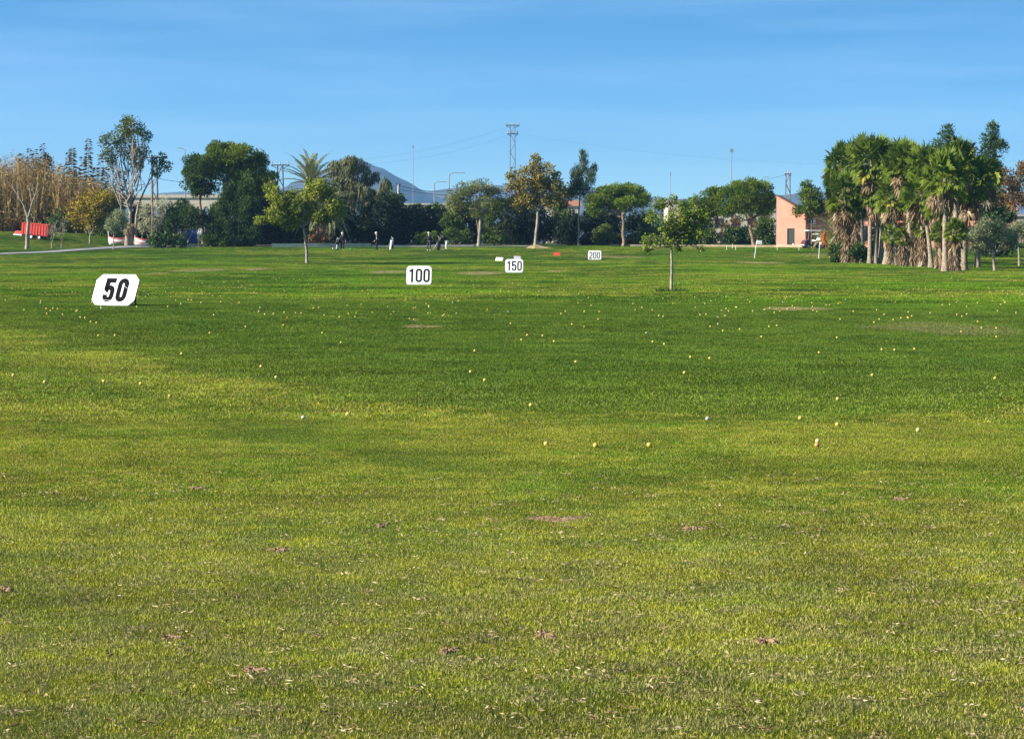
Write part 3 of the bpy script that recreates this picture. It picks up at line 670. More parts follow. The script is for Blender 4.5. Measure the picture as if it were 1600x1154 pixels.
tree('round_pine', 'low round dark green pine with several stems behind the oleander hedge', 'tree', 284, 247, 'darkpine', [(275, 345, 18, 16), (293, 340, 18, 17), (284, 328, 16, 12), (303, 350, 10, 12), (266, 352, 10, 10)], [(282, 372)], (.16, .1), M_pale, seed=11, fill=1.1,
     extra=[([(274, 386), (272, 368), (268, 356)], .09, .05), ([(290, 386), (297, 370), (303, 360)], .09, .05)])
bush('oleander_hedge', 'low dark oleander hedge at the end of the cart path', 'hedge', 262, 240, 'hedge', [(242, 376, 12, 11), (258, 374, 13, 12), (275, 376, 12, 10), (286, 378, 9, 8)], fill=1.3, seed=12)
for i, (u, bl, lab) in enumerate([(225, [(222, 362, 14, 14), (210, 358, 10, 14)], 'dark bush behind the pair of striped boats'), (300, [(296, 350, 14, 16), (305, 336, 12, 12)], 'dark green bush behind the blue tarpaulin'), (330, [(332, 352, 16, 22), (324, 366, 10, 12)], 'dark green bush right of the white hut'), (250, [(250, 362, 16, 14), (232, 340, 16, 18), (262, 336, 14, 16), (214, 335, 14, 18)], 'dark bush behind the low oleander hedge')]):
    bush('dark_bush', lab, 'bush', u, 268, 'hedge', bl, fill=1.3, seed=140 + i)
# big pine group
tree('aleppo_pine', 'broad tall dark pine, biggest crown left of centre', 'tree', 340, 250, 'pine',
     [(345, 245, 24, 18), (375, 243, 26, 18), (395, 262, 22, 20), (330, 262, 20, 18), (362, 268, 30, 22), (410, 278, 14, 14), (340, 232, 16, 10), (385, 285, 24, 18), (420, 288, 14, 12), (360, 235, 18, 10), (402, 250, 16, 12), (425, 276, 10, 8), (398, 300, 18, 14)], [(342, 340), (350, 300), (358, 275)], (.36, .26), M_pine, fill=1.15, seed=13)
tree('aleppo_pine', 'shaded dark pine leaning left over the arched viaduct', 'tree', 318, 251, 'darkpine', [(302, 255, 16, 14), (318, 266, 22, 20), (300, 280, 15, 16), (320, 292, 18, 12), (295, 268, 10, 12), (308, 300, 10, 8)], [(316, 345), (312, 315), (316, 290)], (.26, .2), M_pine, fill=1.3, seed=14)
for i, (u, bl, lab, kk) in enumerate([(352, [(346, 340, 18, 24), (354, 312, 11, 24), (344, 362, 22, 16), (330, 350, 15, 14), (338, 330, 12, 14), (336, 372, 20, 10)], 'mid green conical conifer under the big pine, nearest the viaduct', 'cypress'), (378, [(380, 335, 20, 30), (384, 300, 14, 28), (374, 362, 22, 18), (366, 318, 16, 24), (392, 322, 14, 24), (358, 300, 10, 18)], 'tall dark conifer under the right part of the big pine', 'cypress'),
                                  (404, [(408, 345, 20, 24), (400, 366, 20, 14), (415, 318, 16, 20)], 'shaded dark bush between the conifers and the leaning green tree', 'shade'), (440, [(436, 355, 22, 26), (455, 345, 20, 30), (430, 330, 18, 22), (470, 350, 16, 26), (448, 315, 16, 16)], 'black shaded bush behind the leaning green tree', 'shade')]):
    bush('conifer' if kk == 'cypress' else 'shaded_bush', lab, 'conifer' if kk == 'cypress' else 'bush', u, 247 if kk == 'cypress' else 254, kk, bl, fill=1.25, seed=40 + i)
tree('sapling', 'slim bare stemmed sapling with dark leaves before the white wall', 'tree', 311, 244, 'shade', [(310, 345, 8, 14), (316, 335, 6, 8)], [(311, 362)], (.06, .04), M_bark, fill=.7, seed=15)
# leaning green tree in the range
tree('leaning_young_tree', 'yellow green leafy tree on a pale leaning trunk, alone in the left of the range', 'tree', 480, 185, 'yellowgreen',
     [(470, 318, 28, 26), (500, 305, 26, 24), (440, 310, 24, 18), (430, 338, 26, 14), (455, 345, 20, 12), (520, 325, 20, 20), (505, 338, 20, 14), (425, 295, 12, 10), (490, 290, 18, 12), (410, 345, 14, 7)], [(479, 385), (475, 360), (472, 345)], (.20, .13), M_pale, vb=412, fill=1.5, seed=16, size=.8)
# date palms
date_palm('grey green date palm with upright fronds, behind the lone leaning tree', 486, 256, 288, 4.0, 34, .4, els=(1.5, .1), droop=.75, seed=4)
date_palm('low date palm with long drooping fronds right of the lone leaning tree', 505, 249, 334, 4.3, 52, .55, els=(1.25, -.55), droop=1.2, seed=6)
bush('ground_palm', 'rusty brown shrub at the foot of the drooping date palm', 'bush', 500, 248, 'rust', [(492, 370, 14, 10), (508, 374, 10, 8)], seed=7)
# weeping trees
tree('weeping_tree', 'large weeping tree with hanging grey olive foliage in front of the mountain', 'tree', 552, 262, 'weeping', [(540, 262, 22, 18), (560, 258, 20, 14), (530, 285, 18, 22), (556, 290, 20, 26), (576, 276, 12, 16), (588, 274, 6, 9), (570, 304, 14, 22), (546, 250, 18, 10), (530, 310, 16, 22), (545, 320, 22, 24), (520, 262, 12, 14)], [(553, 335), (552, 300)], (.3, .2), M_bark, fill=.85, seed=17)
tree('weeping_tree', 'narrow weeping tree with a hanging top right of the large weeping tree', 'tree', 602, 260, 'weeping', [(602, 286, 9, 12), (600, 305, 13, 18), (610, 300, 7, 14)], [(602, 345), (602, 310)], (.2, .12), M_bark, fill=1.1, seed=18)
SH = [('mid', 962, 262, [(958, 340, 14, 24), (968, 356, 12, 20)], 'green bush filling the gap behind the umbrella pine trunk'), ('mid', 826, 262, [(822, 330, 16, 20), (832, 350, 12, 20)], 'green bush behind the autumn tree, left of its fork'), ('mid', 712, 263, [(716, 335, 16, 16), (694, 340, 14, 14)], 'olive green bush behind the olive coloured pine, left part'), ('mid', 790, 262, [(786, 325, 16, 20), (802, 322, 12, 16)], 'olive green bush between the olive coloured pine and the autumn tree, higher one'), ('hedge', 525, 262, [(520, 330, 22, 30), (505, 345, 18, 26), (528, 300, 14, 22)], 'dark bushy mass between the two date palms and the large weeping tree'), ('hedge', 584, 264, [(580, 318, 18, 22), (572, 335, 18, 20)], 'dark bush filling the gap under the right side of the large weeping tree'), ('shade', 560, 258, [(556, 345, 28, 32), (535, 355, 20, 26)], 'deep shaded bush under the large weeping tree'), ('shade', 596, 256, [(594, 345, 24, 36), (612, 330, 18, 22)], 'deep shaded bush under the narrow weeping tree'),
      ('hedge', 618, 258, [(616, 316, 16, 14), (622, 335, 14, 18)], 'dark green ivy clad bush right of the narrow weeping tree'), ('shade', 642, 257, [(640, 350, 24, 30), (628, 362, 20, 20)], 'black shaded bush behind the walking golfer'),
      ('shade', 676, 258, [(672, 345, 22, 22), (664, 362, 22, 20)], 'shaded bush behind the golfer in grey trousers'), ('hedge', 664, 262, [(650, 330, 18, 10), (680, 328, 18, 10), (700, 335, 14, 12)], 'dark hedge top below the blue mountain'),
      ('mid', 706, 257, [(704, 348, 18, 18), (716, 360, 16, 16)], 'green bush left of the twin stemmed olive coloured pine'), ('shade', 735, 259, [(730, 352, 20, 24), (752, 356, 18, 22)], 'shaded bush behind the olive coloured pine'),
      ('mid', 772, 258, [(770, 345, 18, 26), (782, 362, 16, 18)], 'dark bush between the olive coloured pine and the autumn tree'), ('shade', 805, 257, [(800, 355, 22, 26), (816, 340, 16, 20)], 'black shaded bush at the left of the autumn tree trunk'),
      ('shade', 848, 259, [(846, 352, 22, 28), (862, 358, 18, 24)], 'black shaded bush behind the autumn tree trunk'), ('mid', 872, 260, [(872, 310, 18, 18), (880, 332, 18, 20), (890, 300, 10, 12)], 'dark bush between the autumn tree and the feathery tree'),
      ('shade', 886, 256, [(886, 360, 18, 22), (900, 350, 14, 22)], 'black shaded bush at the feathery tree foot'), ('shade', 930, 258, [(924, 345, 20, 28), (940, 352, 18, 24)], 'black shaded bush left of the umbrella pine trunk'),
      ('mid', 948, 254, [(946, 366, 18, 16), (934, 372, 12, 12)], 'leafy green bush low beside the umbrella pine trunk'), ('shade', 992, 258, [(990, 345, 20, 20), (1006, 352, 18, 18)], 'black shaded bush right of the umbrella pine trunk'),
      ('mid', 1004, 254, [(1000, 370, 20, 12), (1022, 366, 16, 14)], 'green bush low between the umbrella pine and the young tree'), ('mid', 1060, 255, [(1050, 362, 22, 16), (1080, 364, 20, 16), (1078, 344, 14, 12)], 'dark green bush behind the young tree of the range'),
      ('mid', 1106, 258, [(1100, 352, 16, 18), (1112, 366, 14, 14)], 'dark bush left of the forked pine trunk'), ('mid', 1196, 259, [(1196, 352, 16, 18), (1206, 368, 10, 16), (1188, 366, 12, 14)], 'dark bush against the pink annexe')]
for i, (kk, u, Y, bl, lab) in enumerate(SH):
    bush({'shade': 'shaded_bush', 'mid': 'green_bush'}.get(kk, 'dark_bush'), lab, 'bush', u, Y, kk, bl, fill=1.3, seed=60 + i)
for i, (u, bl, lab) in enumerate([(670, [(662, 372, 14, 7), (680, 372, 12, 8)], 'low bright green ground shrub behind the pair of golfers, left part'), (714, [(706, 368, 16, 11), (728, 370, 14, 10)], 'low bright green shrub left of the olive coloured pine trunk'), (775, [(764, 372, 16, 8), (786, 374, 14, 7)], 'low bright green shrub right of the olive coloured pine trunk')]):
    bush('ground_shrub', lab, 'shrub', u, 252, 'greenbush', bl, fill=1.1, seed=90 + i, group='low bright shrubs along the hedge foot')
tree('olive_pine', 'olive coloured pine with a leaning grey trunk in the middle of the tree line', 'tree', 748, 250, 'olivepine', [(708, 308, 16, 10), (728, 298, 20, 12), (750, 292, 22, 10), (768, 302, 18, 12), (735, 318, 24, 14), (762, 322, 22, 14), (712, 322, 16, 10), (780, 318, 12, 12), (745, 335, 18, 8)], [(751, 345), (752, 330)], (.30, .2), M_pale, fill=.95, seed=21,
     extra=[([(748, 368), (745, 345), (742, 325)], .1, .06)])
tree('autumn_tree', 'tall yellow brown autumn tree with a pale forked trunk', 'tree', 836, 250, 'autumn', [(838, 252, 12, 12), (828, 272, 18, 16), (850, 270, 18, 18), (815, 290, 18, 14), (840, 298, 20, 18), (866, 290, 16, 18), (800, 275, 10, 12), (798, 292, 12, 10), (870, 275, 8, 10), (845, 285, 18, 14), (825, 312, 20, 14), (858, 314, 16, 12), (805, 318, 18, 14), (876, 300, 10, 12)], [(840, 340), (841, 320)], (.27, .2), M_pale, fill=1.0, seed=22)
tree('feathery_tree', 'dark feathery narrow tree with upright branch tips, right of the autumn tree', 'tree', 904, 252, 'casuarina', [(913, 252, 7, 15), (908, 272, 12, 18), (922, 278, 8, 18), (900, 280, 9, 16), (908, 298, 20, 14), (895, 300, 8, 14), (928, 268, 4, 12), (910, 240, 3, 6)], [(904, 340), (907, 290), (912, 250)], (.17, .05), M_pale, fill=1.0, seed=23)
tree('umbrella_pine', 'umbrella pine with one bare trunk in the middle of the right half', 'tree', 974, 250, 'stonepine', [(940, 306, 20, 14), (962, 300, 24, 14), (985, 302, 22, 14), (925, 318, 13, 13), (1002, 312, 14, 12), (955, 315, 26, 12), (980, 318, 24, 10), (930, 330, 12, 8)], [(974, 345), (972, 332)], (.28, .24), M_pine, fill=1.3, seed=24,
     extra=[([(972, 334), (955, 326), (938, 320), (925, 308)], .13, .05)])
tree('umbrella_pine', 'dense umbrella pine left of the pink annexe, biggest of the round pines', 'tree', 1178, 252, 'stonepine', [(1165, 296, 26, 15), (1190, 300, 20, 16), (1140, 310, 22, 18), (1165, 318, 30, 18), (1195, 322, 18, 18), (1135, 328, 16, 12), (1175, 288, 14, 8), (1205, 315, 9, 14)], [(1172, 350), (1172, 342)], (.32, .24), M_pine, fill=1.35, seed=25)
tree('umbrella_pine', 'smaller dense pine with forked trunk between the young tree and the biggest round pine', 'tree', 1127, 253, 'stonepine', [(1110, 308, 18, 14), (1088, 318, 16, 14), (1105, 326, 22, 14), (1085, 332, 14, 10), (1122, 302, 12, 10), (1070, 322, 10, 10)], [(1127, 358), (1122, 345)], (.25, .2), M_pine, fill=1.3, seed=26, extra=[([(1126, 360), (1130, 345), (1132, 332)], .12, .07)])
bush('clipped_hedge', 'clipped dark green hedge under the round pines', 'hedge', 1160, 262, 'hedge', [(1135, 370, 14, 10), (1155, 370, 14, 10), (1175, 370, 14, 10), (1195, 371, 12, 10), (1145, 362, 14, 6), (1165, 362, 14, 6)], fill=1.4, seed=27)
bush('dry_bush', 'dry brownish bush on the bank under the round pines', 'bush', 1152, 268, 'rust', [(1150, 345, 10, 10), (1190, 350, 14, 10), (1135, 352, 10, 8)], fill=.9, seed=28)
# young tree in the range, right
yt = tree('young_tree', 'young tree with a pale thin trunk standing in the right of the range', 'tree', 1048, 85, 'youngleaf',
     [(1030, 318, 16, 11), (1050, 312, 10, 8), (1020, 340, 14, 12), (1065, 335, 18, 14), (1085, 330, 16, 16), (1040, 350, 18, 14), (1070, 356, 18, 14), (1090, 360, 14, 16), (1020, 378, 16, 14), (1042, 374, 14, 12), (1068, 374, 16, 10), (1100, 340, 8, 16), (1010, 388, 8, 7), (1095, 388, 7, 5), (1060, 388, 6, 5)],
     [(1050, 420), (1049, 385), (1047, 350)], (.10, .055), M_pale, vb=455, fill=1.05, seed=29, limb_r=.45, extra=[([(1048, 352), (1030, 342), (1012, 334)], .035, .012), ([(1048, 355), (1065, 343), (1082, 332)], .035, .012), ([(1048, 350), (1046, 330), (1050, 312)], .03, .01)])
for u, vb, lab, sd_ in ((480, 413, 'tuft of long dark grass round the foot of the lone leaning tree', 1), (1050, 456, 'tuft of long dark grass round the foot of the young tree', 2)):
    p = G(u, vb); rg = np.random.default_rng(sd_); n = 260; f = MB(); a = rg.uniform(0, 6.28, n); q = .42 * np.sqrt(rg.uniform(0, 1, n)) + .05
    f.leaves(np.stack([np.cos(a) * q * 1.3, np.sin(a) * q, np.zeros(n) - .01], 1), np.stack([np.cos(a) * .5, np.sin(a) * .5, np.ones(n)], 1) + rg.normal(0, .2, (n, 3)), rg.uniform(.08, .26, n), .02, rg.uniform(0, .8, n), 0, rg)
    tag(f.build('grass_tuft', kmat('greenbush'), None, False, p), lab, 'grass tuft')
# pink annexe's tree, and the palm with orange fruit
tree('slender_tree', 'open green tree hanging over the right edge of the pink annexe', 'tree', 1268, 244, 'pine', [(1262, 290, 9, 10), (1256, 308, 12, 12), (1272, 305, 12, 14), (1262, 325, 20, 10), (1284, 318, 10, 12), (1245, 330, 9, 7), (1280, 330, 10, 8)], [(1268, 345), (1266, 310)], (.14, .08), M_bark, fill=.95, seed=31)
dp, dc = date_palm('date palm with orange fruit bunches beside the golf carts', 1307, 212, 369, 2.9, 30, .42, els=(1.35, -.5), droop=1.0, seed=12)
M_or = mat('orange_fruit', (.62, .24, .03), .6, col2=(.42, .14, .02), nscale=20)
M_or2 = mat('fruit_stalk', (.55, .33, .04), .6)
rg = np.random.default_rng(3)
for du, dv, n in ((-20, 372, 260), (-13, 378, 160), (-6, 391, 90)):
    b = MB(); w = W(1307 + du, dv, 211) - Vector(dp.location); c = np.array([w.x, w.y, w.z])
    b.tube(np.vstack([curve((dc.x, -.1, dc.z), c, 6, .35), c + [0, 0, -.3]]), .035, 5, 1)
    for i in range(n):
        e = rg.normal(size=3) * np.array([.14, .14, .26]); b.ball(c + e, .045, 5, 3)
    b.build('fruit_bunch', [M_or, M_or2], dp, True)
# the fan palm grove
FP = [(1322, 411, 1321, 306, 33, 'shaggy fan palm of middle height under the leftmost tall palm', .62), (1330, 410, 1318, 256, 34, 'leftmost tall fan palm of the grove', 0), (1347, 407, 1340, 247, 36, 'second tall fan palm from the left, on a bare pale trunk', 0), (1359, 412, 1362, 244, 37, 'third tall fan palm from the left, its crown the highest of the left half', 0),
      (1376, 412, 1388, 252, 35, 'fourth tall fan palm from the left, on a thin trunk', 0), (1385, 413, 1404, 272, 32, 'fifth tall fan palm from the left, leaning right', 0), (1399, 414, 1396, 298, 30, 'short crowned fan palm before the pink clubhouse roof', 0), (1416, 416, 1427, 258, 35, 'tall fan palm in the middle of the grove', 0),
      (1440, 417, 1448, 256, 36, 'tall fan palm just right of the middle of the grove', 0), (1455, 418, 1440, 296, 32, 'fan palm with a low leaning crown right of the middle of the grove', 0), (1477, 424, 1478, 272, 38, 'second tall fan palm from the right', 0), (1506, 422, 1511, 278, 42, 'rightmost fan palm, with the broadest crown of the grove', 0), (1424, 416, 1412, 248, 32, 'tall fan palm filling the notch left of the grove middle', 0), (1527, 418, 1537, 270, 29, 'fan palm half hidden by the near olive tree, at the right end of the grove', 0), (1492, 423, 1496, 246, 34, 'tall fan palm behind the two rightmost palms', 0), (1368, 412, 1372, 296, 30, 'low crowned fan palm right of the third tall palm', 0), (1466, 419, 1470, 310, 28, 'fan palm with a low crown behind the second palm from the right', 0)]
for i, (u, v, uc, vc, r_, lab, shg) in enumerate(FP): fan_palm(i, u, v, uc, vc, r_, lab, shg, tw=.14 + .025 * (i % 3))
SP = [(1312, 409, 1312, 332, 18, 'small shaggy fan palm at the left end of the grove', .85, .55), (1336, 411, 1338, 330, 17, 'small shaggy fan palm under the second tall palm', .85, .5), (1394, 414, 1394, 368, 17, 'knee high green fan palm left of the grove middle', .8, .4), (1410, 416, 1410, 372, 14, 'smallest green fan palm in the front row', .75, .36),
      (1428, 416, 1430, 352, 18, 'thick shaggy fan palm with a green top in front of the clubhouse', .9, .6), (1442, 417, 1444, 360, 14, 'shaggy fan palm close right of the thick shaggy one', .88, .45), (1469, 420, 1467, 364, 17, 'small green fan palm left of the second palm from the right', .85, .42), (1491, 424, 1491, 362, 19, 'shaggy fan palm between the two rightmost tall palms', .85, .48)]
for i, (u, v, uc, vc, r_, lab, shg, rr) in enumerate(SP): fan_palm(20 + i, u, v, uc, vc, r_, lab, shg, tw=.16, name='small_fan_palm', group='small shaggy fan palms in the grove', rr=rr)
bush('oleander_bush', 'dark oleander bush at the foot of the leftmost palms', 'bush', 1316, 190, 'hedge', [(1308, 392, 12, 11), (1318, 388, 10, 14)], fill=2., size=.7, seed=33)
bush('oleander_bush', 'dark oleander bush between the second and third tall palm', 'bush', 1344, 188, 'hedge', [(1340, 392, 12, 14), (1352, 398, 7, 10)], fill=2., size=.7, seed=34)
bush('dark_bush', 'black green bush in the gap behind the third tall palm', 'bush', 1370, 215, 'shade', [(1370, 350, 10, 24), (1368, 330, 8, 14)], fill=1.3, seed=35)
# behind and right of the grove
tree('she_oak', 'dark tall tree with round clumps rising behind the grove, left one of the two', 'tree', 1480, 238, 'darkpine', [(1480, 208, 13, 12), (1472, 228, 14, 14), (1492, 225, 12, 12), (1480, 248, 22, 14), (1464, 240, 9, 8)], [(1481, 300), (1480, 230)], (.25, .12), M_bark, fill=.75, seed=36)
tree('she_oak', 'dark tall tree rising behind the rightmost palm, right one of the two', 'tree', 1552, 238, 'darkpine', [(1552, 198, 8, 10), (1549, 215, 13, 14), (1558, 230, 13, 14), (1545, 238, 11, 16), (1552, 258, 16, 18), (1540, 285, 20, 24), (1555, 310, 20, 26)], [(1552, 340), (1551, 230)], (.25, .1), M_bark, fill=.8, seed=37)
tree('rust_tree', 'rusty brown leafed tree at the right border', 'tree', 1586, 236, 'rust', [(1575, 285, 16, 16), (1592, 278, 18, 20), (1580, 308, 20, 18), (1602, 305, 18, 22), (1568, 268, 8, 8), (1600, 262, 8, 9), (1515, 236, 12, 9)], [(1586, 345), (1586, 320)], (.22, .15), M_bark, fill=.9, seed=38)
bush('dark_bush', 'dark bush behind the near olive tree', 'bush', 1558, 215, 'hedge', [(1550, 345, 22, 16), (1540, 325, 16, 18), (1570, 335, 16, 16)], fill=1.2, seed=39)
tree('olive_tree', 'near grey green olive tree with a thick forked trunk right of the palms', 'tree', 1554, 155, 'olive', [(1530, 362, 18, 16), (1545, 352, 16, 12), (1520, 375, 13, 12), (1560, 360, 18, 14), (1575, 372, 14, 14), (1535, 380, 18, 10), (1575, 385, 10, 9), (1518, 388, 11, 9), (1540, 392, 10, 7), (1584, 378, 9, 12), (1556, 350, 18, 10)], [(1552, 402), (1551, 396)], (.17, .14), M_pale, vb=423, fill=1.2, seed=40, limbs=True,
     extra=[([(1552, 402), (1542, 390), (1532, 382), (1524, 374)], .11, .05), ([(1552, 402), (1560, 388), (1566, 376)], .10, .05), ([(1552, 400), (1551, 386), (1556, 376)], .08, .04)])
tree('olive_tree', 'grey green olive tree at the right border, behind the near one', 'tree', 1592, 178, 'olive', [(1582, 362, 16, 14), (1600, 358, 18, 16), (1575, 372, 12, 12), (1612, 372, 14, 14)], [(1592, 390), (1592, 382)], (.14, .1), M_pale, fill=1.2, seed=41)
# ------------------------------------------------------------------ mountains
M_rock = mat('mountain_scrub', (.085, .075, .06), .95, col2=(.03, .035, .028), nscale=.012)
def ridge(name, prof, Yc, dy, seed, amp):
    rg = np.random.default_rng(seed); U = np.linspace(prof[0][0], prof[-1][0], 200)
    V = np.interp(U, [p[0] for p in prof], [p[1] for p in prof]); K = 26
    X = (U - 800) / F * Yc; H = (HZ - V) / F * Yc + CAMZ
    rows = []; ph = rg.uniform(0, 6, 8)
    for k in range(K):
        t = k / (K - 1) * 2 - 1; env = (1 - abs(t)) ** .9
        sp_ = sum(np.sin(X * w + p_ + t * 4 * q) / (j + 1.5) for j, (w, p_, q) in enumerate(zip((.006, .013, .021, .034, .05), ph, (1, -1.5, 1, 2, -2))))
        z = -25 + (H + 25) * env + amp * sp_ * abs(t) * (1 - abs(t)) * 4 * (H / H.max()) ** .7
        rows.append(np.stack([X * (1 + t * dy / Yc), np.full_like(X, Yc + t * dy), z], 1))
    b = MB(); n = len(U); ii = (np.arange(K - 1)[:, None] * n + np.arange(n - 1)[None]).ravel()
    b.add(np.concatenate(rows), np.stack([ii, ii + 1, ii + 1 + n, ii + n], 1))
    return struct(name, b, M_rock, True)
ridge('mountain', [(120, 372), (200, 330), (270, 318), (350, 310), (430, 296), (500, 266), (535, 252), (556, 246), (575, 252), (587, 257), (600, 260), (619, 272), (640, 282), (658, 293), (690, 306), (740, 324), (800, 344), (870, 374)], 5200, 850, 5, 34)
ridge('hills', [(-200, 330), (-60, 318), (120, 316), (215, 312), (250, 299), (290, 295), (330, 299), (420, 306), (560, 300), (650, 297), (700, 290), (740, 286), (800, 286), (900, 290), (980, 298), (1060, 311), (1140, 308), (1220, 301), (1262, 296), (1330, 299), (1450, 303), (1700, 308), (1850, 318)], 6300, 600, 9, 22)

# ------------------------------------------------------------------ buildings
M_pink = mat('pink_render', (.73, .33, .235), .9, col2=(.64, .28, .195), nscale=.9)
M_pinkbase = mat('pale_plinth', (.62, .44, .33), .9, noise=.15, nscale=2)
M_white = mat('white_paint', (.80, .79, .76), .55, noise=.1, nscale=3)
M_dark = mat('dark_frame', (.030, .022, .020), .4)
M_glass = mat('dark_glass', (.02, .03, .035), .06, spec=.6)
M_tile = mat('roof_tile', (.45, .20, .11), .85, col2=(.28, .12, .07), nscale=6, bump=.4)
M_cream = mat('cream_wall', (.62, .54, .42), .9, col2=(.52, .45, .35), nscale=.5)
M_conc = mat('pale_concrete', (.50, .46, .40), .9, noise=.2, nscale=1)
M_metal = mat('grey_metal', (.30, .31, .32), .5, .6)
M_tan = mat('tan_wall', (.50, .38, .26), .9, noise=.25, nscale=1.5)
def rotated(root): return root
ROT = R(-24)
pb0 = W(1213, 383, 246); pbz = gzf(pb0.x + 1.5, 246)
pk = thing('pink_annexe', 'narrow salmon pink building with a steep single slope roof and one dark glazed door', 'building', (pb0.x, 246, pbz), ROT)
s_ = 246 / F; wv = 43 * s_ / math.cos(ROT); hl = W(1213, 306.5, 246).z - pbz; hr_ = W(1256, 332, 246).z - pbz
b = MB(); dpt = 1.5
dx0, dx1 = 16 * s_ / math.cos(ROT), 27 * s_ / math.cos(ROT); dh = 1.95
# front wall around the door opening, then sides, back
b.prism([(0, -.4), (dx0, -.4), (dx0, hl + (hr_ - hl) * dx0 / wv), (0, hl)], 0, dpt); b.prism([(dx0, dh), (dx1, dh), (dx1, hl + (hr_ - hl) * dx1 / wv), (dx0, hl + (hr_ - hl) * dx0 / wv)], 0, dpt)
b.prism([(dx1, -.4), (wv, -.4), (wv, hr_), (dx1, hl + (hr_ - hl) * dx1 / wv)], 0, dpt)
b.build('wall', M_pink, pk)
b = MB(); b.prism([(-.06, hl + .002), (wv + .05, hr_ - .03), (wv + .05, hr_ + .07), (-.06, hl + .10)], -.05, dpt + .05); b.build('roof', M_tile, pk)
b = MB(); b.box((wv / 2, -.035, .08), (wv, .07, .36)); b.build('plinth', M_pinkbase, pk)
b = MB(); fw = .07
b.box((dx0 + fw / 2, .10, dh / 2 + .05), (fw, .1, dh - .1)); b.box((dx1 - fw / 2, .10, dh / 2 + .05), (fw, .1, dh - .1)); b.box(((dx0 + dx1) / 2, .10, dh - fw / 2), (dx1 - dx0 - 2 * fw, .1, fw)); b.box(((dx0 + dx1) / 2, .10, .12), (dx1 - dx0 - 2 * fw, .1, .05))
dr = b.build('door', M_dark, pk); b = MB(); b.box(((dx0 + dx1) / 2, .13, dh / 2 + .03), (dx1 - dx0 - 2 * fw, .02, dh - .25)); b.build('pane', M_glass, dr)
b = MB(); b.box((dx1 - .2, .10, .3), (.12, .04, .2)); b.build('door_notice', M_white, dr)
# long clubhouse behind the palms
ch = thing('clubhouse', 'long low salmon pink clubhouse with a tiled roof, seen between the palm trunks', 'building', pk.matrix_basis @ Vector((wv + .02, 1.3, 0)), R(-12))
b = MB(); Lc = 21.; hw_ = 3.25
b.box((Lc / 2, 4.0, hw_ / 2 - .3), (Lc, 8, hw_ + .6)); b.build('wall', M_pink, ch)
b = MB(); b.prism([(0, 0), (0, .15), (8.8, .15), (8.8, 0)], 0, 1) ; b = MB()
for y0_, z0_, y1_, z1_ in ((-.5, hw_, 4, hw_ + 1.5), (4, hw_ + 1.5, 8.5, hw_)):
    v = [(-.2, y0_, z0_), (Lc + .2, y0_, z0_), (Lc + .2, y1_, z1_), (-.2, y1_, z1_)]; v2 = [(x, y, z + .16) for x, y, z in v]
    b.add(v + v2, [[3, 2, 1, 0], [4, 5, 6, 7], [0, 1, 5, 4], [1, 2, 6, 5], [2, 3, 7, 6], [3, 0, 4, 7]])
for i in range(int(Lc / .3)): b.tube([(i * .3, -.5, hw_ + .17), (i * .3, 4, hw_ + 1.67)], .05, 5)
b.build('roof', M_tile, ch)
for x in (5.2, 8.6, 12.4, 16.2):
    b = MB(); b.box((x, -.03, 1.45), (1.5, .05, 1.5)); wn_ = b.build('window', M_dark, ch); b = MB(); b.box((x, -.06, 1.45), (1.3, .02, 1.3)); b.build('pane', M_glass, wn_)
b = MB(); b.box((.3, -.45, 2.65), (.75, .32, .6)); ac = b.build('air_conditioner', M_white, ch)
b = MB(); b.lathe([(.24, 0), (.24, .03), (.0, .03)], 16); fo = b.build('fan_grille', M_dark, ac); fo.location = (.2, -.62, 2.65); fo.rotation_euler = (R(90), 0, 0)
b = MB(); b.box((1.1, -.6, 1.35), (1.6, 1.1, .1)); b.build('canopy', M_white, ch)
for x in (9.5, 14):
    b = MB(); b.box((x, -.7, 2.35), (3, 1.3, .06), rx=R(-18)); b.build('awning', mat('red_awning', (.25, .05, .045), .8), ch)
# arched viaduct
va_ = W(262, 383, 430); vb_ = thing('viaduct', 'pale arched viaduct in front of the far hills, behind the trees on the left', 'bridge', (W(190, 383, 430).x, 430, 1.9))
sc_ = 430 / F; top = W(300, 309, 430).z - 1.9; Lv = 190 * sc_
b = MB(); span = 11.5 * sc_; rad = 4.4 * sc_; yc = W(300, 328, 430).z - 1.9; x = 0
poly_top = top
while x < Lv:
    cx = x + span / 2; a = [(cx + rad * math.cos(t), yc + rad * 1.25 * math.sin(t)) for t in np.linspace(math.pi, 0, 11)]
    for (x0, z0), (x1, z1) in zip(a[:-1], a[1:]): b.prism([(x0, z0), (x1, z1), (x1, poly_top), (x0, poly_top)], 0, 3)
    b.prism([(x, -2), (cx - rad, -2), (cx - rad, poly_top), (x, poly_top)], 0, 3); b.prism([(cx + rad, -2), (x + span, -2), (x + span, poly_top), (cx + rad, poly_top)], 0, 3)
    x += span
b.build('arches', M_cream, vb_)
b = MB(); b.box((Lv / 2, 1.5, top + .28), (Lv + 1, 3.5, .55)); b.build('parapet', M_cream, vb_)
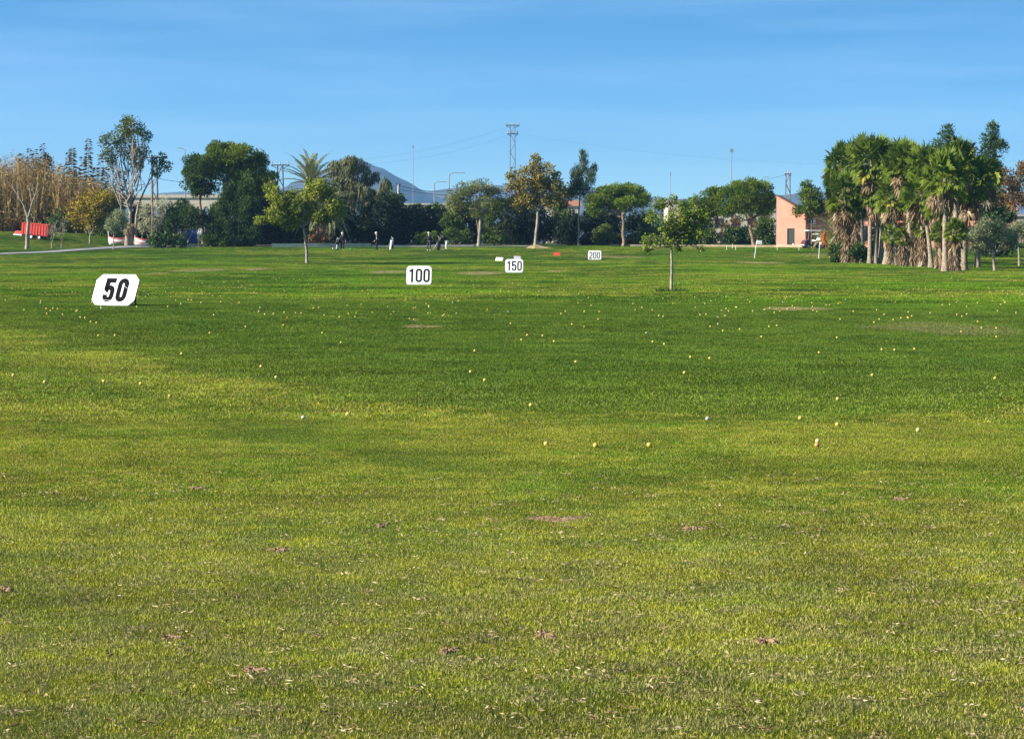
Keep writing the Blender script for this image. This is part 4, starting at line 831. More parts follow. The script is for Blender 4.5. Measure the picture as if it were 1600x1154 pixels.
def shed(name, label, u0, u1, vt, Y, m, roof='flat', wins=0, dep=9, vb=383):
    a = W(u0, 383, Y); c = W(u1, 383, Y); z0 = gzf((a.x + c.x) / 2, Y); h = W(u0, vt, Y).z - z0; w = c.x - a.x
    r_ = thing(name, label, 'building', (a.x, Y, z0)); b = MB(); b.box((w / 2, dep / 2, h / 2 - .5), (w, dep, h + 1)); b.build('wall', m, r_)
    b = MB()
    if roof == 'flat': b.box((w / 2, dep / 2, h + .14), (w + .4, dep + .4, .28))
    else:
        b.add([(-.3, -.3, h), (w + .3, -.3, h), (w + .3, dep + .3, h), (-.3, dep + .3, h), (-.3, dep / 2, h + roof), (w + .3, dep / 2, h + roof)], [[0, 1, 5, 4], [2, 3, 4, 5]]); b.add([(-.3, -.3, h), (w + .3, -.3, h), (w + .3, dep + .3, h), (-.3, dep + .3, h), (-.3, dep / 2, h + roof), (w + .3, dep / 2, h + roof)], [[3, 0, 4], [1, 2, 5], ])
    b.build('roof', M_conc if roof == 'flat' else M_tile, r_)
    for i in range(wins):
        x = w * (i + .5) / wins; b = MB(); b.box((x, -.03, h * .62), (min(1.4, w / wins * .5), .06, 1.3)); b.build('window', M_glass, r_)
    return r_
shed('warehouse', 'cream coloured long building behind the round pines', 1085, 1212, 329, 330, M_cream, 'flat', 5)
shed('white_house', 'white house glimpsed over the young tree in the right of the range', 1043, 1064, 316, 360, M_cream, 'flat', 2)
shed('low_warehouse', 'low cream building with a flat roof below the blue mountain', 600, 705, 320, 400, M_cream, 'flat', 6)
shed('cream_house', 'cream house behind the hedge between the autumn tree and the umbrella pine', 855, 905, 322, 380, M_cream, 1.0, 2)
shed('tan_house', 'small tan building at the right border behind the olive trees', 1578, 1640, 338, 300, M_tan, 'flat', 2)
ws = W(308, 383, 262); wr_ = thing('white_hut', 'small white walled hut with a blue tarpaulin lean-to under the big pine', 'hut', (ws.x, 262, gzf(ws.x, 262)))
b = MB(); b.box((.65, 1.2, .95), (1.3, 2.4, 2.3)); b.build('wall', M_white, wr_); b = MB(); b.box((.65, 1.2, 2.15), (1.5, 2.6, .1)); b.build('roof', M_conc, wr_); b = MB(); b.box((.65, -.04, .15), (1.3, .08, .7)); b.build('plinth', M_tan, wr_)
b = MB(); b.add([(-1.6, -.2, 0), (-.03, -.2, 0), (-.03, .3, 1.9), (-1.0, .3, 1.5), (-1.6, 1.2, 0)], [[0, 1, 2, 3], [0, 3, 4, 4]]) if False else b.add([(-1.6, -.2, -.1), (-.03, -.2, -.1), (-.03, .3, 1.95), (-1.1, .3, 1.55), (-1.6, 1.6, -.1), (-.03, 1.6, -.1)], [[0, 1, 2, 3], [3, 2, 5, 4]])
b.build('tarpaulin', mat('blue_tarpaulin', (.025, .06, .19), .5, noise=.3, nscale=3), wr_)
# low walls and kerbs along the end of the range
def low_wall(label, pts, h, th, m, name='low_wall'):
    p = np.array(pts, float); t = np.linspace(0, len(p) - 1, 40); x = np.interp(t, np.arange(len(p)), p[:, 0]); y = np.interp(t, np.arange(len(p)), p[:, 1]); x = (x - 800) / F * y
    z = gz(x, y); b = MB(); k = len(t)
    v = np.concatenate([np.stack([x, y - th / 2, z - .3], 1), np.stack([x, y - th / 2, z + h], 1), np.stack([x, y + th / 2, z + h], 1), np.stack([x, y + th / 2, z - .3], 1)])
    f = [[a * k + i, a * k + i + 1, (a + 1) % 4 * k + i + 1, (a + 1) % 4 * k + i] for a in range(4) for i in range(k - 1)]
    b.add(v, f); b.add(v, [[0, k, 2 * k, 3 * k], [4 * k - 1, 3 * k - 1, 2 * k - 1, k - 1]])
    return tag(b.build(name, m), label, 'low wall')
low_wall('low grey green screen behind the golfers and the lone leaning tree', [(425, 244.5), (500, 245), (580, 246)], .42, .12, mat('green_screen', (.15, .22, .18), .7, noise=.2, nscale=2))
low_wall('low whitish kerb wall right of the low green screen', [(582, 246), (640, 247), (740, 248)], .20, .25, M_conc)
low_wall('low grey kerb wall at the foot of the autumn tree', [(742, 247.5), (800, 248), (832, 248)], .10, .3, M_conc)
low_wall('tan kerb wall under the round pines, ending at the pink annexe', [(985, 248.5), (1080, 248.5), (1213, 246.5)], .22, .3, M_tan)
low_wall('pale stone border beside the path before the white hut', [(288, 246), (310, 247), (335, 248)], .28, .3, M_conc)

# ------------------------------------------------------------------ poles, pylons, cables
M_galv = mat('galvanised', (.26, .27, .28), .6, .2)
M_steel = mat('lattice_steel', (.10, .105, .105), .6, .4)
def lamp(u, vt, Y, label, arm=1.6, r=.07, head=(.7, .22, .12)):
    base = B(u, Y); top = W(u, vt, Y); h = top.z - base.z; t_ = thing('street_lamp', label, 'street lamp', base)
    b = MB(); b.tube([(0, 0, -.2), (0, 0, h * .5), (0, 0, h)], [r * 1.3, r, r * .7], 8); b.build('pole', M_galv, t_, True)
    if arm:
        b = MB(); b.tube([(0, 0, h), (arm * .4, 0, h + .25), (arm, 0, h + .28)], .05, 6); b.build('arm', M_galv, t_, True)
        b = MB(); b.box((arm + head[0] * .3, 0, h + .26), head, taper=.7); b.build('lamp_head', M_galv, t_)
    else:
        b = MB(); b.box((0, 0, h + .1), (head[0], head[1], head[2]), taper=.8); b.build('lamp_head', M_galv, t_)
    return t_
lamp(679, 287, 330, 'short curved street lamp in front of the mountain foot', 1.3, .085)
lamp(702, 273, 330, 'taller curved street lamp with two arms right of the short one', 1.7, .09)
lamp(291, 234, 380, 'tall street lamp left of the big pine', -1.2, .09)
lamp(1142, 236, 330, 'tall slender mast with a white lamp above the round pines', 0, .07, (.55, .4, .4))
lamp(1189, 279, 420, 'small street lamp just visible above the biggest round pine', .8, .07)
lamp(646, 230, 420, 'very tall thin mast in front of the blue mountain', 0, .055, (.35, .35, .3))
lamp(1047, 273, 460, 'faint thin mast above the young tree', 0, .045, (.2, .2, .8))
up = B(623, 300); t_ = thing('utility_pole', 'pale concrete utility pole carrying cables before the mountain', 'utility pole', up)
hp = W(623, 288, 300).z - up.z; b = MB(); b.tube([(0, 0, -.2), (0, 0, hp)], [.17, .12], 8); b.build('pole', M_conc, t_, True); b = MB(); b.box((0, 0, hp - .1), (.5, .12, .14)); b.build('crossarm', M_steel, t_)
for x in (-.2, .2):
    b = MB(); b.lathe([(.05, 0), (.07, .06), (.05, .12), (.06, .18), (.0, .2)], 8, (x, 0, hp - .03)); b.build('insulator', M_dark, t_)
def pylon(label, u, vt, Y, w0, w1, arms, cat='pylon'):
    base = B(u, Y); h = W(u, vt, Y).z - base.z; t_ = thing('lattice_pylon', label, cat, base); b = MB(); n = max(6, int(h / 1.5)); z = np.linspace(0, h, n + 1); w = np.interp(z, [0, h], [w0, w1]) / 2; r_ = .055
    for sx in (-1, 1):
        for sy in (-1, 1): b.tube(np.stack([sx * w, sy * w, z], 1), r_, 4)
    for i in range(n):
        for sy in (-1, 1):
            a = 1 if i % 2 else -1
            b.tube([(a * w[i], sy * w[i], z[i]), (-a * w[i + 1], sy * w[i + 1], z[i + 1])], .035, 4); b.tube([(sy * w[i], a * w[i], z[i]), (sy * w[i + 1], -a * w[i + 1], z[i + 1])], .035, 4)
    b.build('lattice_mast', M_steel, t_)
    for za, L_ in arms:
        b = MB(); zz = h - za; b.box((0, -.2, zz), (L_ * 2, .1, .14)); b.box((0, .2, zz), (L_ * 2, .1, .14)); b.tube([(-L_, 0, zz - .06), (-.3, 0, zz - .5)], .04, 4); b.tube([(L_, 0, zz - .06), (.3, 0, zz - .5)], .04, 4)
        ca = b.build('crossarm', M_steel, t_)
        for x in (-L_ + .1, 0, L_ - .1):
            b = MB(); b.lathe([(.05, 0), (.11, .1), (.05, .16), (.11, .26), (.05, .32), (.1, .42), (0, .46)], 8, (x, 0, zz + .08)); b.build('insulator', M_conc, ca)
    return t_
pylon('tall lattice pylon with two crossarms behind the autumn tree', 801, 195, 400, 1.15, .75, ((.1, 1.15), (1.55, .9)))
pylon('lattice pylon with a wide single crossarm between the big pine and the date palms', 439, 257, 330, 1.1, .7, ((.1, 1.25),))
pylon('lattice pylon beside the bare palm trunk on the left', 243, 245, 330, 1.0, .65, ((.1, 1.7),))
pylon('lattice pylon above the roof of the pink annexe', 1230, 271, 380, 1.0, .6, ((.1, .5),))
def cable(label, pts, r=.028):
    P = []
    for (u0, v0, Y0), (u1, v1, Y1), sag in pts:
        a = W(u0, v0, Y0); c = W(u1, v1, Y1)
        for t in np.linspace(0, 1, 22): q = a.lerp(c, t); q.z -= sag * 4 * t * (1 - t); P.append(q)
    b = MB(); b.tube([tuple(p) for p in P], r, 5, cap=False); return tag(b.build('power_cable', M_dark), label, 'cable')
cable('thin overhead cable from the left to the tall pylon, upper one', [((440, 256, 330), (800, 196, 400), 1.6)], .007)
cable('thin overhead cable from the left to the tall pylon, lower one', [((440, 257, 330), (800, 209, 400), 1.9)], .007)
cable('thin overhead cable from the tall pylon to the right over the round pines', [((802, 208, 400), (1720, 240, 420), 3.5)], .006)
cable('dark cable sagging from the utility pole over the mountain foot to the right', [((623, 290, 300), (760, 284, 320), 1.0)], .03)
cable('lower dark cable from the utility pole to the right', [((623, 296, 300), (760, 306, 320), .3)], .03)
cable('dark cable from the utility pole to the left', [((623, 290, 300), (480, 290, 320), .7)], .03)
cable('lower dark cable from the utility pole to the left', [((623, 296, 300), (480, 297, 320), .4)], .028)
cable('dark cable between the leaning tree and the big pine', [((243, 278, 330), (345, 286, 330), .3)], .03)
cable('cable from the pylon over the pink annexe to the small street lamp', [((1230, 272, 380), (1150, 286, 380), .3)], .02)

# ------------------------------------------------------------------ red trailer, boats, carts
M_red = mat('red_paint', (.60, .055, .04), .5, noise=.15, nscale=3)
M_tyre = mat('tyre', (.02, .02, .02), .85)
def wheel(parent, c, r, w, rot=0):
    b = MB(); b.lathe([(r * .6, -w / 2), (r, -w / 2), (r, w / 2), (r * .6, w / 2), (r * .6, -w / 2)], 20); ty_ = b.build('wheel', M_tyre, parent)
    ty_.location = c; ty_.rotation_euler = (R(90), 0, rot)
    b = MB(); b.lathe([(.0, -w * .3), (r * .6, -w * .3), (r * .6, w * .3), (0, w * .3)], 16); b.build('rim', M_white, ty_)
tb = W(57, 371, 246); tz = gzf(tb.x, 246)
tr_ = thing('red_trailer', 'red box trailer parked on the grass in front of the reeds', 'trailer', (tb.x, 246, tz), R(-14)); tr_.rotation_euler = (0, R(5), R(-14))
b = MB(); Lx = 2.95; hz = .42
b.box((0, -.62, hz + .6), (Lx, .06, 1.2)); b.box((0, .62, hz + .6), (Lx, .06, 1.2)); b.box((-Lx / 2 + .03, 0, hz + .6), (.06, 1.18, 1.2)); b.box((Lx / 2 - .03, 0, hz + .6), (.06, 1.18, 1.2)); b.box((0, 0, hz + .04), (Lx - .13, 1.17, .08))
for i in range(9): b.box((-Lx / 2 + .2 + i * .32, -.672, hz + .58), (.07, .04, 1.06))
b.box((0, -.68, hz + 1.17), (Lx + .04, .06, .08)); b.build('box_body', M_red, tr_)
b = MB(); b.box((0, 0, hz - .07), (Lx - .2, .9, .13)); b.build('chassis', M_dark, tr_)
b = MB(); b.box((-Lx / 2 - .48, 0, .52), (.9, .8, .34), taper=.75); b.build('drawbar_housing', M_red, tr_)
b = MB(); b.box((-Lx / 2 - .5, -.42, .30), (.95, .06, .12)); b.build('bumper', M_white, tr_)
for x in (-.35, .55):
    for y in (-.6, .6): wheel(tr_, (x, y, .24), .26, .16)
def boat(label, u, Y, L_, rz, vb_):
    base = B(u, Y); t_ = thing('rowing_boat', label, 'boat', base, rz); n = 17; b = MB(); x = np.linspace(-L_ / 2, L_ / 2, n); q = np.abs(x) / (L_ / 2)
    beam = .62 * (1 - q ** 2.2) + .015; sheer = .62 + .26 * q ** 2.2; rows = []; lev = [0, .18, .40, .50, .80, .88, 1.0]; wf = [.10, .62, .86, .90, .97, .985, 1.0]
    V = []
    for l, w in zip(lev, wf):
        for sg in (1, -1): V.append(np.stack([x * (1 - .06 * (1 - l)), sg * beam * w, .08 + sheer * l - .0 * q], 1))
    V = np.concatenate(V); mi = [0, 0, 1, 0, 1, 0]
    for k in range(6):
        for sd_ in (0, 1):
            a = (2 * k + sd_) * n; c = (2 * k + 2 + sd_) * n
            f = [[a + i, a + i + 1, c + i + 1, c + i] if sd_ else [a + i + 1, a + i, c + i, c + i + 1] for i in range(n - 1)]
            b.add(V, f, .5, mi[k])
    b.add(V, [[i, i + 1, n + i + 1, n + i] for i in range(n - 1)], .5, 0)
    b.build('hull', [M_white, M_red], t_, True)
    b = MB(); ix = 12 * n
    for sg in (1, -1): b.tube(np.stack([x, sg * beam, .08 + sheer + .02], 1), .045, 6)
    b.build('gunwale', M_red, t_)
    for xx in (-L_ * .2, L_ * .15):
        b = MB(); b.box((xx, 0, .5), (.25, .95, .05)); b.build('bench', M_white, t_)
    b = MB(); b.tube([(-L_ / 2 + .08, 0, .3), (-L_ / 2 + .02, 0, 1.45)], [.06, .045], 6); b.build('stem_post', M_white, t_)
    return t_
boat('white rowing boat with red stripes, lying left of the tall spreading tree', 188, 243.5, 2.5, R(-12), 0)
boat('white rowing boat with red stripes, half hidden behind the oleander hedge', 229, 245, 2.3, R(8), 0)
M_cart = mat('cart_paint', (.10, .035, .05), .35); M_cloth = mat('dark_cloth', (.014, .014, .022), .85)
def cart(label, u, Y, rz):
    base = B(u, Y); t_ = thing('golf_cart', label, 'golf cart', base, rz, 'golf carts by the clubhouse')
    b = MB(); b.prism([(-1.15, .22), (1.1, .22), (1.15, .55), (.95, .85), (.62, .9), (.5, .42), (-.25, .42), (-.3, .72), (-1.0, .78), (-1.18, .6)], -.56, .56); b.build('body', M_cart, t_)
    b = MB(); b.box((-.35, 0, .80), (.55, 1.05, .14)); b.build('seat', M_white, t_); b = MB(); b.box((-.66, 0, 1.08), (.12, 1.05, .45), ry=R(-12)); b.build('backrest', M_white, t_)
    for x in (.78, -.92):
        for y in (-.5, .5): b = MB(); b.tube([(x, y, .8), (x - .12 * np.sign(x), y, 1.78)], .022, 5); b.build('roof_post', M_metal, t_)
    b = MB(); b.box((-.08, 0, 1.82), (1.75, 1.16, .08), taper=.94); b.build('roof', M_white, t_)
    b = MB(); b.box((1.16, 0, .36), (.08, 1.0, .1)); b.build('bumper', M_white, t_)
    b = MB(); b.tube([(.55, .25, .8), (.3, .25, 1.05)], .02, 5); b.lathe([(.15, 0), (.17, .02), (.15, .04)], 14, (.28, .25, 1.05)); b.build('steering_wheel', M_dark, t_)
    for x in (-.75, .75):
        for y in (-.52, .52): wheel(t_, (x, y, .22), .22, .17)
    return t_
cart('dark red golf cart parked at the right corner of the pink annexe', 1270, 240, R(195))
cart('golf cart parked behind the palm with orange fruit, right of the other cart', 1294, 242, R(188))

# ------------------------------------------------------------------ distance boards
M_board = mat('board_white', (.82, .82, .80), .6, noise=.16, nscale=5)
M_digit = mat('digit_black', (.012, .012, .014), .95, spec=.02)
M_digw = bpy.data.materials.new('digit_black_worn'); M_digw.use_nodes = True
nt = M_digw.node_tree; p_ = nt.nodes['Principled BSDF']; g_ = nt.nodes.new('ShaderNodeTexCoord'); n_ = nt.nodes.new('ShaderNodeTexNoise'); n_.inputs['Scale'].default_value = 7; n_.inputs['Detail'].default_value = 5
mp_ = nt.nodes.new('ShaderNodeMapping'); mp_.inputs['Scale'].default_value = (.5, 1, 2.2); r_ = nt.nodes.new('ShaderNodeValToRGB'); r_.color_ramp.elements[0].position = .66; r_.color_ramp.elements[0].color = (.02, .02, .025, 1); r_.color_ramp.elements[1].position = .70; r_.color_ramp.elements[1].color = (.5, .5, .5, 1)
nt.links.new(g_.outputs['Object'], mp_.inputs[0]); nt.links.new(mp_.outputs[0], n_.inputs[0]); nt.links.new(n_.outputs[0], r_.inputs[0]); nt.links.new(r_.outputs[0], p_.inputs['Base Color']); p_.inputs['Roughness'].default_value = .5
M_rim = mat('board_edge', (.05, .05, .05), .7)
def arc(cx, cy, rx, ry, a0, a1, n=9): return [(cx + rx * math.cos(R(a)), cy + ry * math.sin(R(a))) for a in np.linspace(a0, a1, n)]
def glyph(ch, sw):
    """centre line strokes, height 1, width .46"""
    h = sw / 2; w = .46 if sw < .18 else .50
    if ch == '0': return [(arc(w / 2, 1 - h - .16, w / 2 - h, .16, 0, 180) + arc(w / 2, h + .16, w / 2 - h, .16, 180, 360) , True)]
    if ch == '1': return [([(.30, 0), (.30, 1)], False), ([(.12, .79), (.30 - h, .90)], False)]
    if ch == '5': return [([(w - .02, 1 - h), (h + .02, 1 - h), (h, .50)] , False), ([(h + .002, .545)] + arc(w / 2, .45, w / 2 - h, .15, 150, 0, 7) + arc(w / 2, h + .14, w / 2 - h, .14, 0, -180, 9) + [(h, .30)], False)]
    if ch == '2': return [(arc(w / 2, 1 - h - .16, w / 2 - h, .16, 185, 0, 9) + [(w - h, .66), (w - h - .05, .52), (h + .02, .22), (h, h), (w, h)], False)]
def ribbon(b, pts, sw, y, ox, oz, sc, closed, sh=0):
    P = np.array(pts, float); n = len(P)
    if closed: T = np.roll(P, -1, 0) - np.roll(P, 1, 0)
    else: T = np.gradient(P, axis=0)
    T /= np.linalg.norm(T, axis=1)[:, None]; Nn = np.stack([-T[:, 1], T[:, 0]], 1)
    k = np.ones(n)
    for i in range(n):
        if closed or 0 < i < n - 1:
            a = P[i] - P[i - 1]; a /= np.linalg.norm(a); k[i] = 1 / max(.55, abs(np.dot(Nn[i], (-a[1], a[0]))))
    A = (P + Nn * (sw / 2 * k)[:, None]) * sc; C = (P - Nn * (sw / 2 * k)[:, None]) * sc
    V = []
    for yy in (y, y + .003):
        for Q in (A, C): V.append(np.stack([Q[:, 0] + ox, np.full(n, yy), Q[:, 1] + oz], 1))
    m_ = n if closed else n - 1
    f = [[i, (i + 1) % n, n + (i + 1) % n, n + i] for i in range(m_)]
    f += [[i, i + 2 * n, (i + 1) % n + 2 * n, (i + 1) % n] for i in range(m_)] + [[n + i, n + (i + 1) % n, 3 * n + (i + 1) % n, 3 * n + i] for i in range(m_)]
    b.add(np.concatenate(V), f)
def board(text, label, u, v, w, h, lean, yaw, chamfer, sw, dig_h, worn=False, rounded=False, gap=.1, Y=None):
    p = G(u, v); t_ = thing('distance_board', label, 'distance board', p, yaw, 'distance boards of the range')
    c = chamfer
    if rounded: poly = arc(w / 2 - c, h - c, c, c, 0, 90, 6) + arc(-w / 2 + c, h - c, c, c, 90, 180, 6) + arc(-w / 2 + c, c, c, c, 180, 270, 6) + arc(w / 2 - c, c, c, c, 270, 360, 6)
    else: poly = [(w / 2 - c, 0), (w / 2, c), (w / 2, h - c), (w / 2 - c, h), (-w / 2 + c, h), (-w / 2, h - c), (-w / 2, c), (-w / 2 + c, 0)]
    b = MB(); b.prism(poly, 0, .03, 0)
    n = len(poly); b.m[-1][:] = 1; b.m[-2][:] = 1
    pn = b.build('panel', [M_board, M_rim], t_); pn.rotation_euler = (-lean, 0, 0)
    tw = len(text) * .46 * dig_h + (len(text) - 1) * gap * dig_h; ox = -tw / 2; oz = (h - dig_h) / 2
    for ch_ in text:
        b = MB()
        for pts, cl in glyph(ch_, sw): ribbon(b, pts, sw, -.004, ox, oz, dig_h, cl)
        o = b.build('digit', M_digit, pn); ox += (.46 + gap) * dig_h
    if worn:
        for pts in ([(-.30, .155), (-.1, .13), (.02, .15)], [(.2, .52), (.34, .43)]):
            b = MB(); ribbon(b, pts, .006, -.008, 0, 0, 1, False); b.build('scratch', M_board, pn)
    for sg in (-1, 1):
        zt = h * .8 * math.cos(lean); yt = h * .8 * math.sin(lean)
        b = MB(); b.tube([(sg * w * .36, yt + .04, zt), (sg * w * .36, yt + .10, -.06)], .022, 6); b.build('prop', M_rim, t_)
    return t_
board('50', 'leaning white octagonal board reading 50 in worn black digits', 174, 477.5, 1.19, .80, R(25), R(-25), .145, .20, .60, True, gap=.14)
board('100', 'white board with rounded corners reading 100', 654, 445.5, 1.1, .86, R(14), R(-6), .16, .13, .60, rounded=True)
board('150', 'white board with rounded corners reading 150', 803, 426, 1.1, .86, R(14), R(-5), .16, .13, .60, rounded=True)
board('200', 'white board with rounded corners reading 200', 929, 406.5, 1.12, .84, R(12), R(-5), .14, .12, .58, rounded=True)
def plain_board(name, label, u, v, w, h, lean, yaw, m, tilt=0):
    p = G(u, v); t_ = thing(name, label, 'board', p, yaw); b = MB(); b.prism([(-w / 2, 0), (w / 2, -.0), (w / 2, h * .92), (-w / 2, h)], 0, .035); o = b.build('panel', m, t_); o.rotation_euler = (-lean, tilt, 0)
    for sg in (-1, 1): b = MB(); b.tube([(sg * w * .38, .05 + h * .6 * math.sin(lean), h * .7 * math.cos(lean)), (sg * w * .38, h * 1.1, -.05)], .02, 5); b.build('prop', M_rim, t_)
plain_board('blank_board', 'blank cream board tilted back on the grass, left of the board reading 150', 779, 408, .66, .42, R(38), R(-24), mat('board_cream', (.75, .70, .60), .6, noise=.1, nscale=5))
plain_board('lilac_board', 'small lilac grey board standing behind the board reading 150', 808, 405.5, .60, .32, R(14), R(-8), mat('board_lilac', (.55, .50, .62), .6, noise=.25, nscale=14))
plain_board('red_board', 'small red board on the grass between the boards reading 150 and 200', 870, 400, .58, .36, R(20), R(-10), M_red)
def post_sign(label, u, v, vt, du, w, h, rz=0, name='signpost'):
    p = G(u, v); Y = p.y; t_ = thing(name, label, 'signpost', p); q = W(u + du, vt, Y) - p
    b = MB(); b.tube([(0, 0, -.15), (q.x, 0, q.z)], .035, 6); b.build('post', M_white, t_)
    b = MB(); b.box((q.x + w * .45, -.045, q.z - h * .42), (w, .02, h), ry=R(7)); b.build('sign_plate', M_board, t_)
post_sign('white sign plate on a leaning white post before the biggest round pine', 1178.5, 404, 376, 4, .46, .34)
post_sign('white post with a tiny plate in front of the golf carts', 1279, 404, 378, 2, .16, .26)
for u, v, vt, lab in ((1135.5, 391, 384, 'left'), (1144.5, 388, 381, 'second'), (1149.5, 391, 385, 'third'), (1214.5, 391, 386, 'fourth'), (1248.5, 391, 386, 'fifth')):
    p = G(u, v); b = MB(); b.tube([(0, 0, -.1), (0, 0, (v - vt) / F * p.y)], .028, 6); b.lathe([(.028, 0), (.0, .05)], 6, (0, 0, (v - vt) / F * p.y))
    tag(b.build('marker_stake', M_white, None, False, p), 'thin white stake, %s of five by the pink annexe' % {'left': 'first from the left'}.get(lab, lab + ' from the left'), 'stake', 'white stakes near the pink annexe')
p = G(548, 391); b = MB(); b.ball((0, 0, .1), .12, 14, 10); b.tube([(0, 0, -.08), (0, 0, .05)], .03, 6); tag(b.build('tee_marker', mat('green_plastic', (.02, .30, .06), .4), None, True, p), 'round green tee marker on the grass right of the golfer with a trolley', 'tee marker')
p = G(838, 388); rg = np.random.default_rng(8); b = MB(); n = 40; rr = [1, .85, .65, .45, .25, .1]; V = []; wob = 1 + .14 * np.sin(np.arange(n) * .9) + rg.normal(0, .05, n)
for k, q in enumerate(rr):
    hh = .42 * (1 - q ** 1.4) ** 1.1
    for j in range(n): t = 2 * math.pi * j / n; V.append(((math.cos(t) * 1.15 + (.9 * q if math.cos(t) > 0 else 0) * math.cos(t)) * q * wob[j] - .1, math.sin(t) * 1.3 * q * wob[j], hh - .05 + rg.normal(0, .02)))
b.add(V, [[k * n + j, k * n + (j + 1) % n, (k + 1) * n + (j + 1) % n, (k + 1) * n + j] for k in range(5) for j in range(n)]); b.add(V[-n:], [list(range(n))])
tag(b.build('sand_pile', mat('tan_sand', (.40, .31, .17), .95, col2=(.26, .20, .09), nscale=4, bump=.3), None, True, p), 'low pile of tan sand at the foot of the autumn tree', 'sand pile')
HAZE = 1.25e-4
# ------------------------------------------------------------------ golfers
M_skin = mat('skin', (.55, .33, .24), .6); M_navy = mat('navy_cloth', (.012, .013, .022), .85); M_greycl = mat('charcoal_cloth', (.06, .06, .065), .9); M_wcl = mat('white_cloth', (.72, .71, .69), .85)
M_shoe = mat('white_shoe', (.7, .68, .64), .6); M_bshoe = mat('black_shoe', (.02, .016, .014), .5); M_hair = mat('white_hair', (.70, .68, .64), .8)
def skin_mesh(name, verts, edges, radii, m, sub=1):
    me = bpy.data.meshes.new(name); me.from_pydata([tuple(v) for v in verts], edges, []); o = bpy.data.objects.new('tmp', me); COL.objects.link(o)
    sk = o.modifiers.new('s', 'SKIN'); sk.use_smooth_shade = True; sv = me.skin_vertices[0].data
    for i, r_ in enumerate(radii): sv[i].radius = (r_, r_) if not isinstance(r_, tuple) else r_
    for x in sv: x.use_root = False
    sv[0].use_root = True
    ss = o.modifiers.new('d', 'SUBSURF'); ss.levels = sub; ss.render_levels = sub
    dg = bpy.context.evaluated_depsgraph_get(); dg.update(); ev = o.evaluated_get(dg)
    nm = bpy.data.meshes.new_from_object(ev); nm.name = name; nm.materials.clear(); nm.materials.append(m)
    bpy.data.objects.remove(o); return nm
def put(name, me, parent):
    o = bpy.data.objects.new(name, me); COL.objects.link(o); o.parent = parent; return o
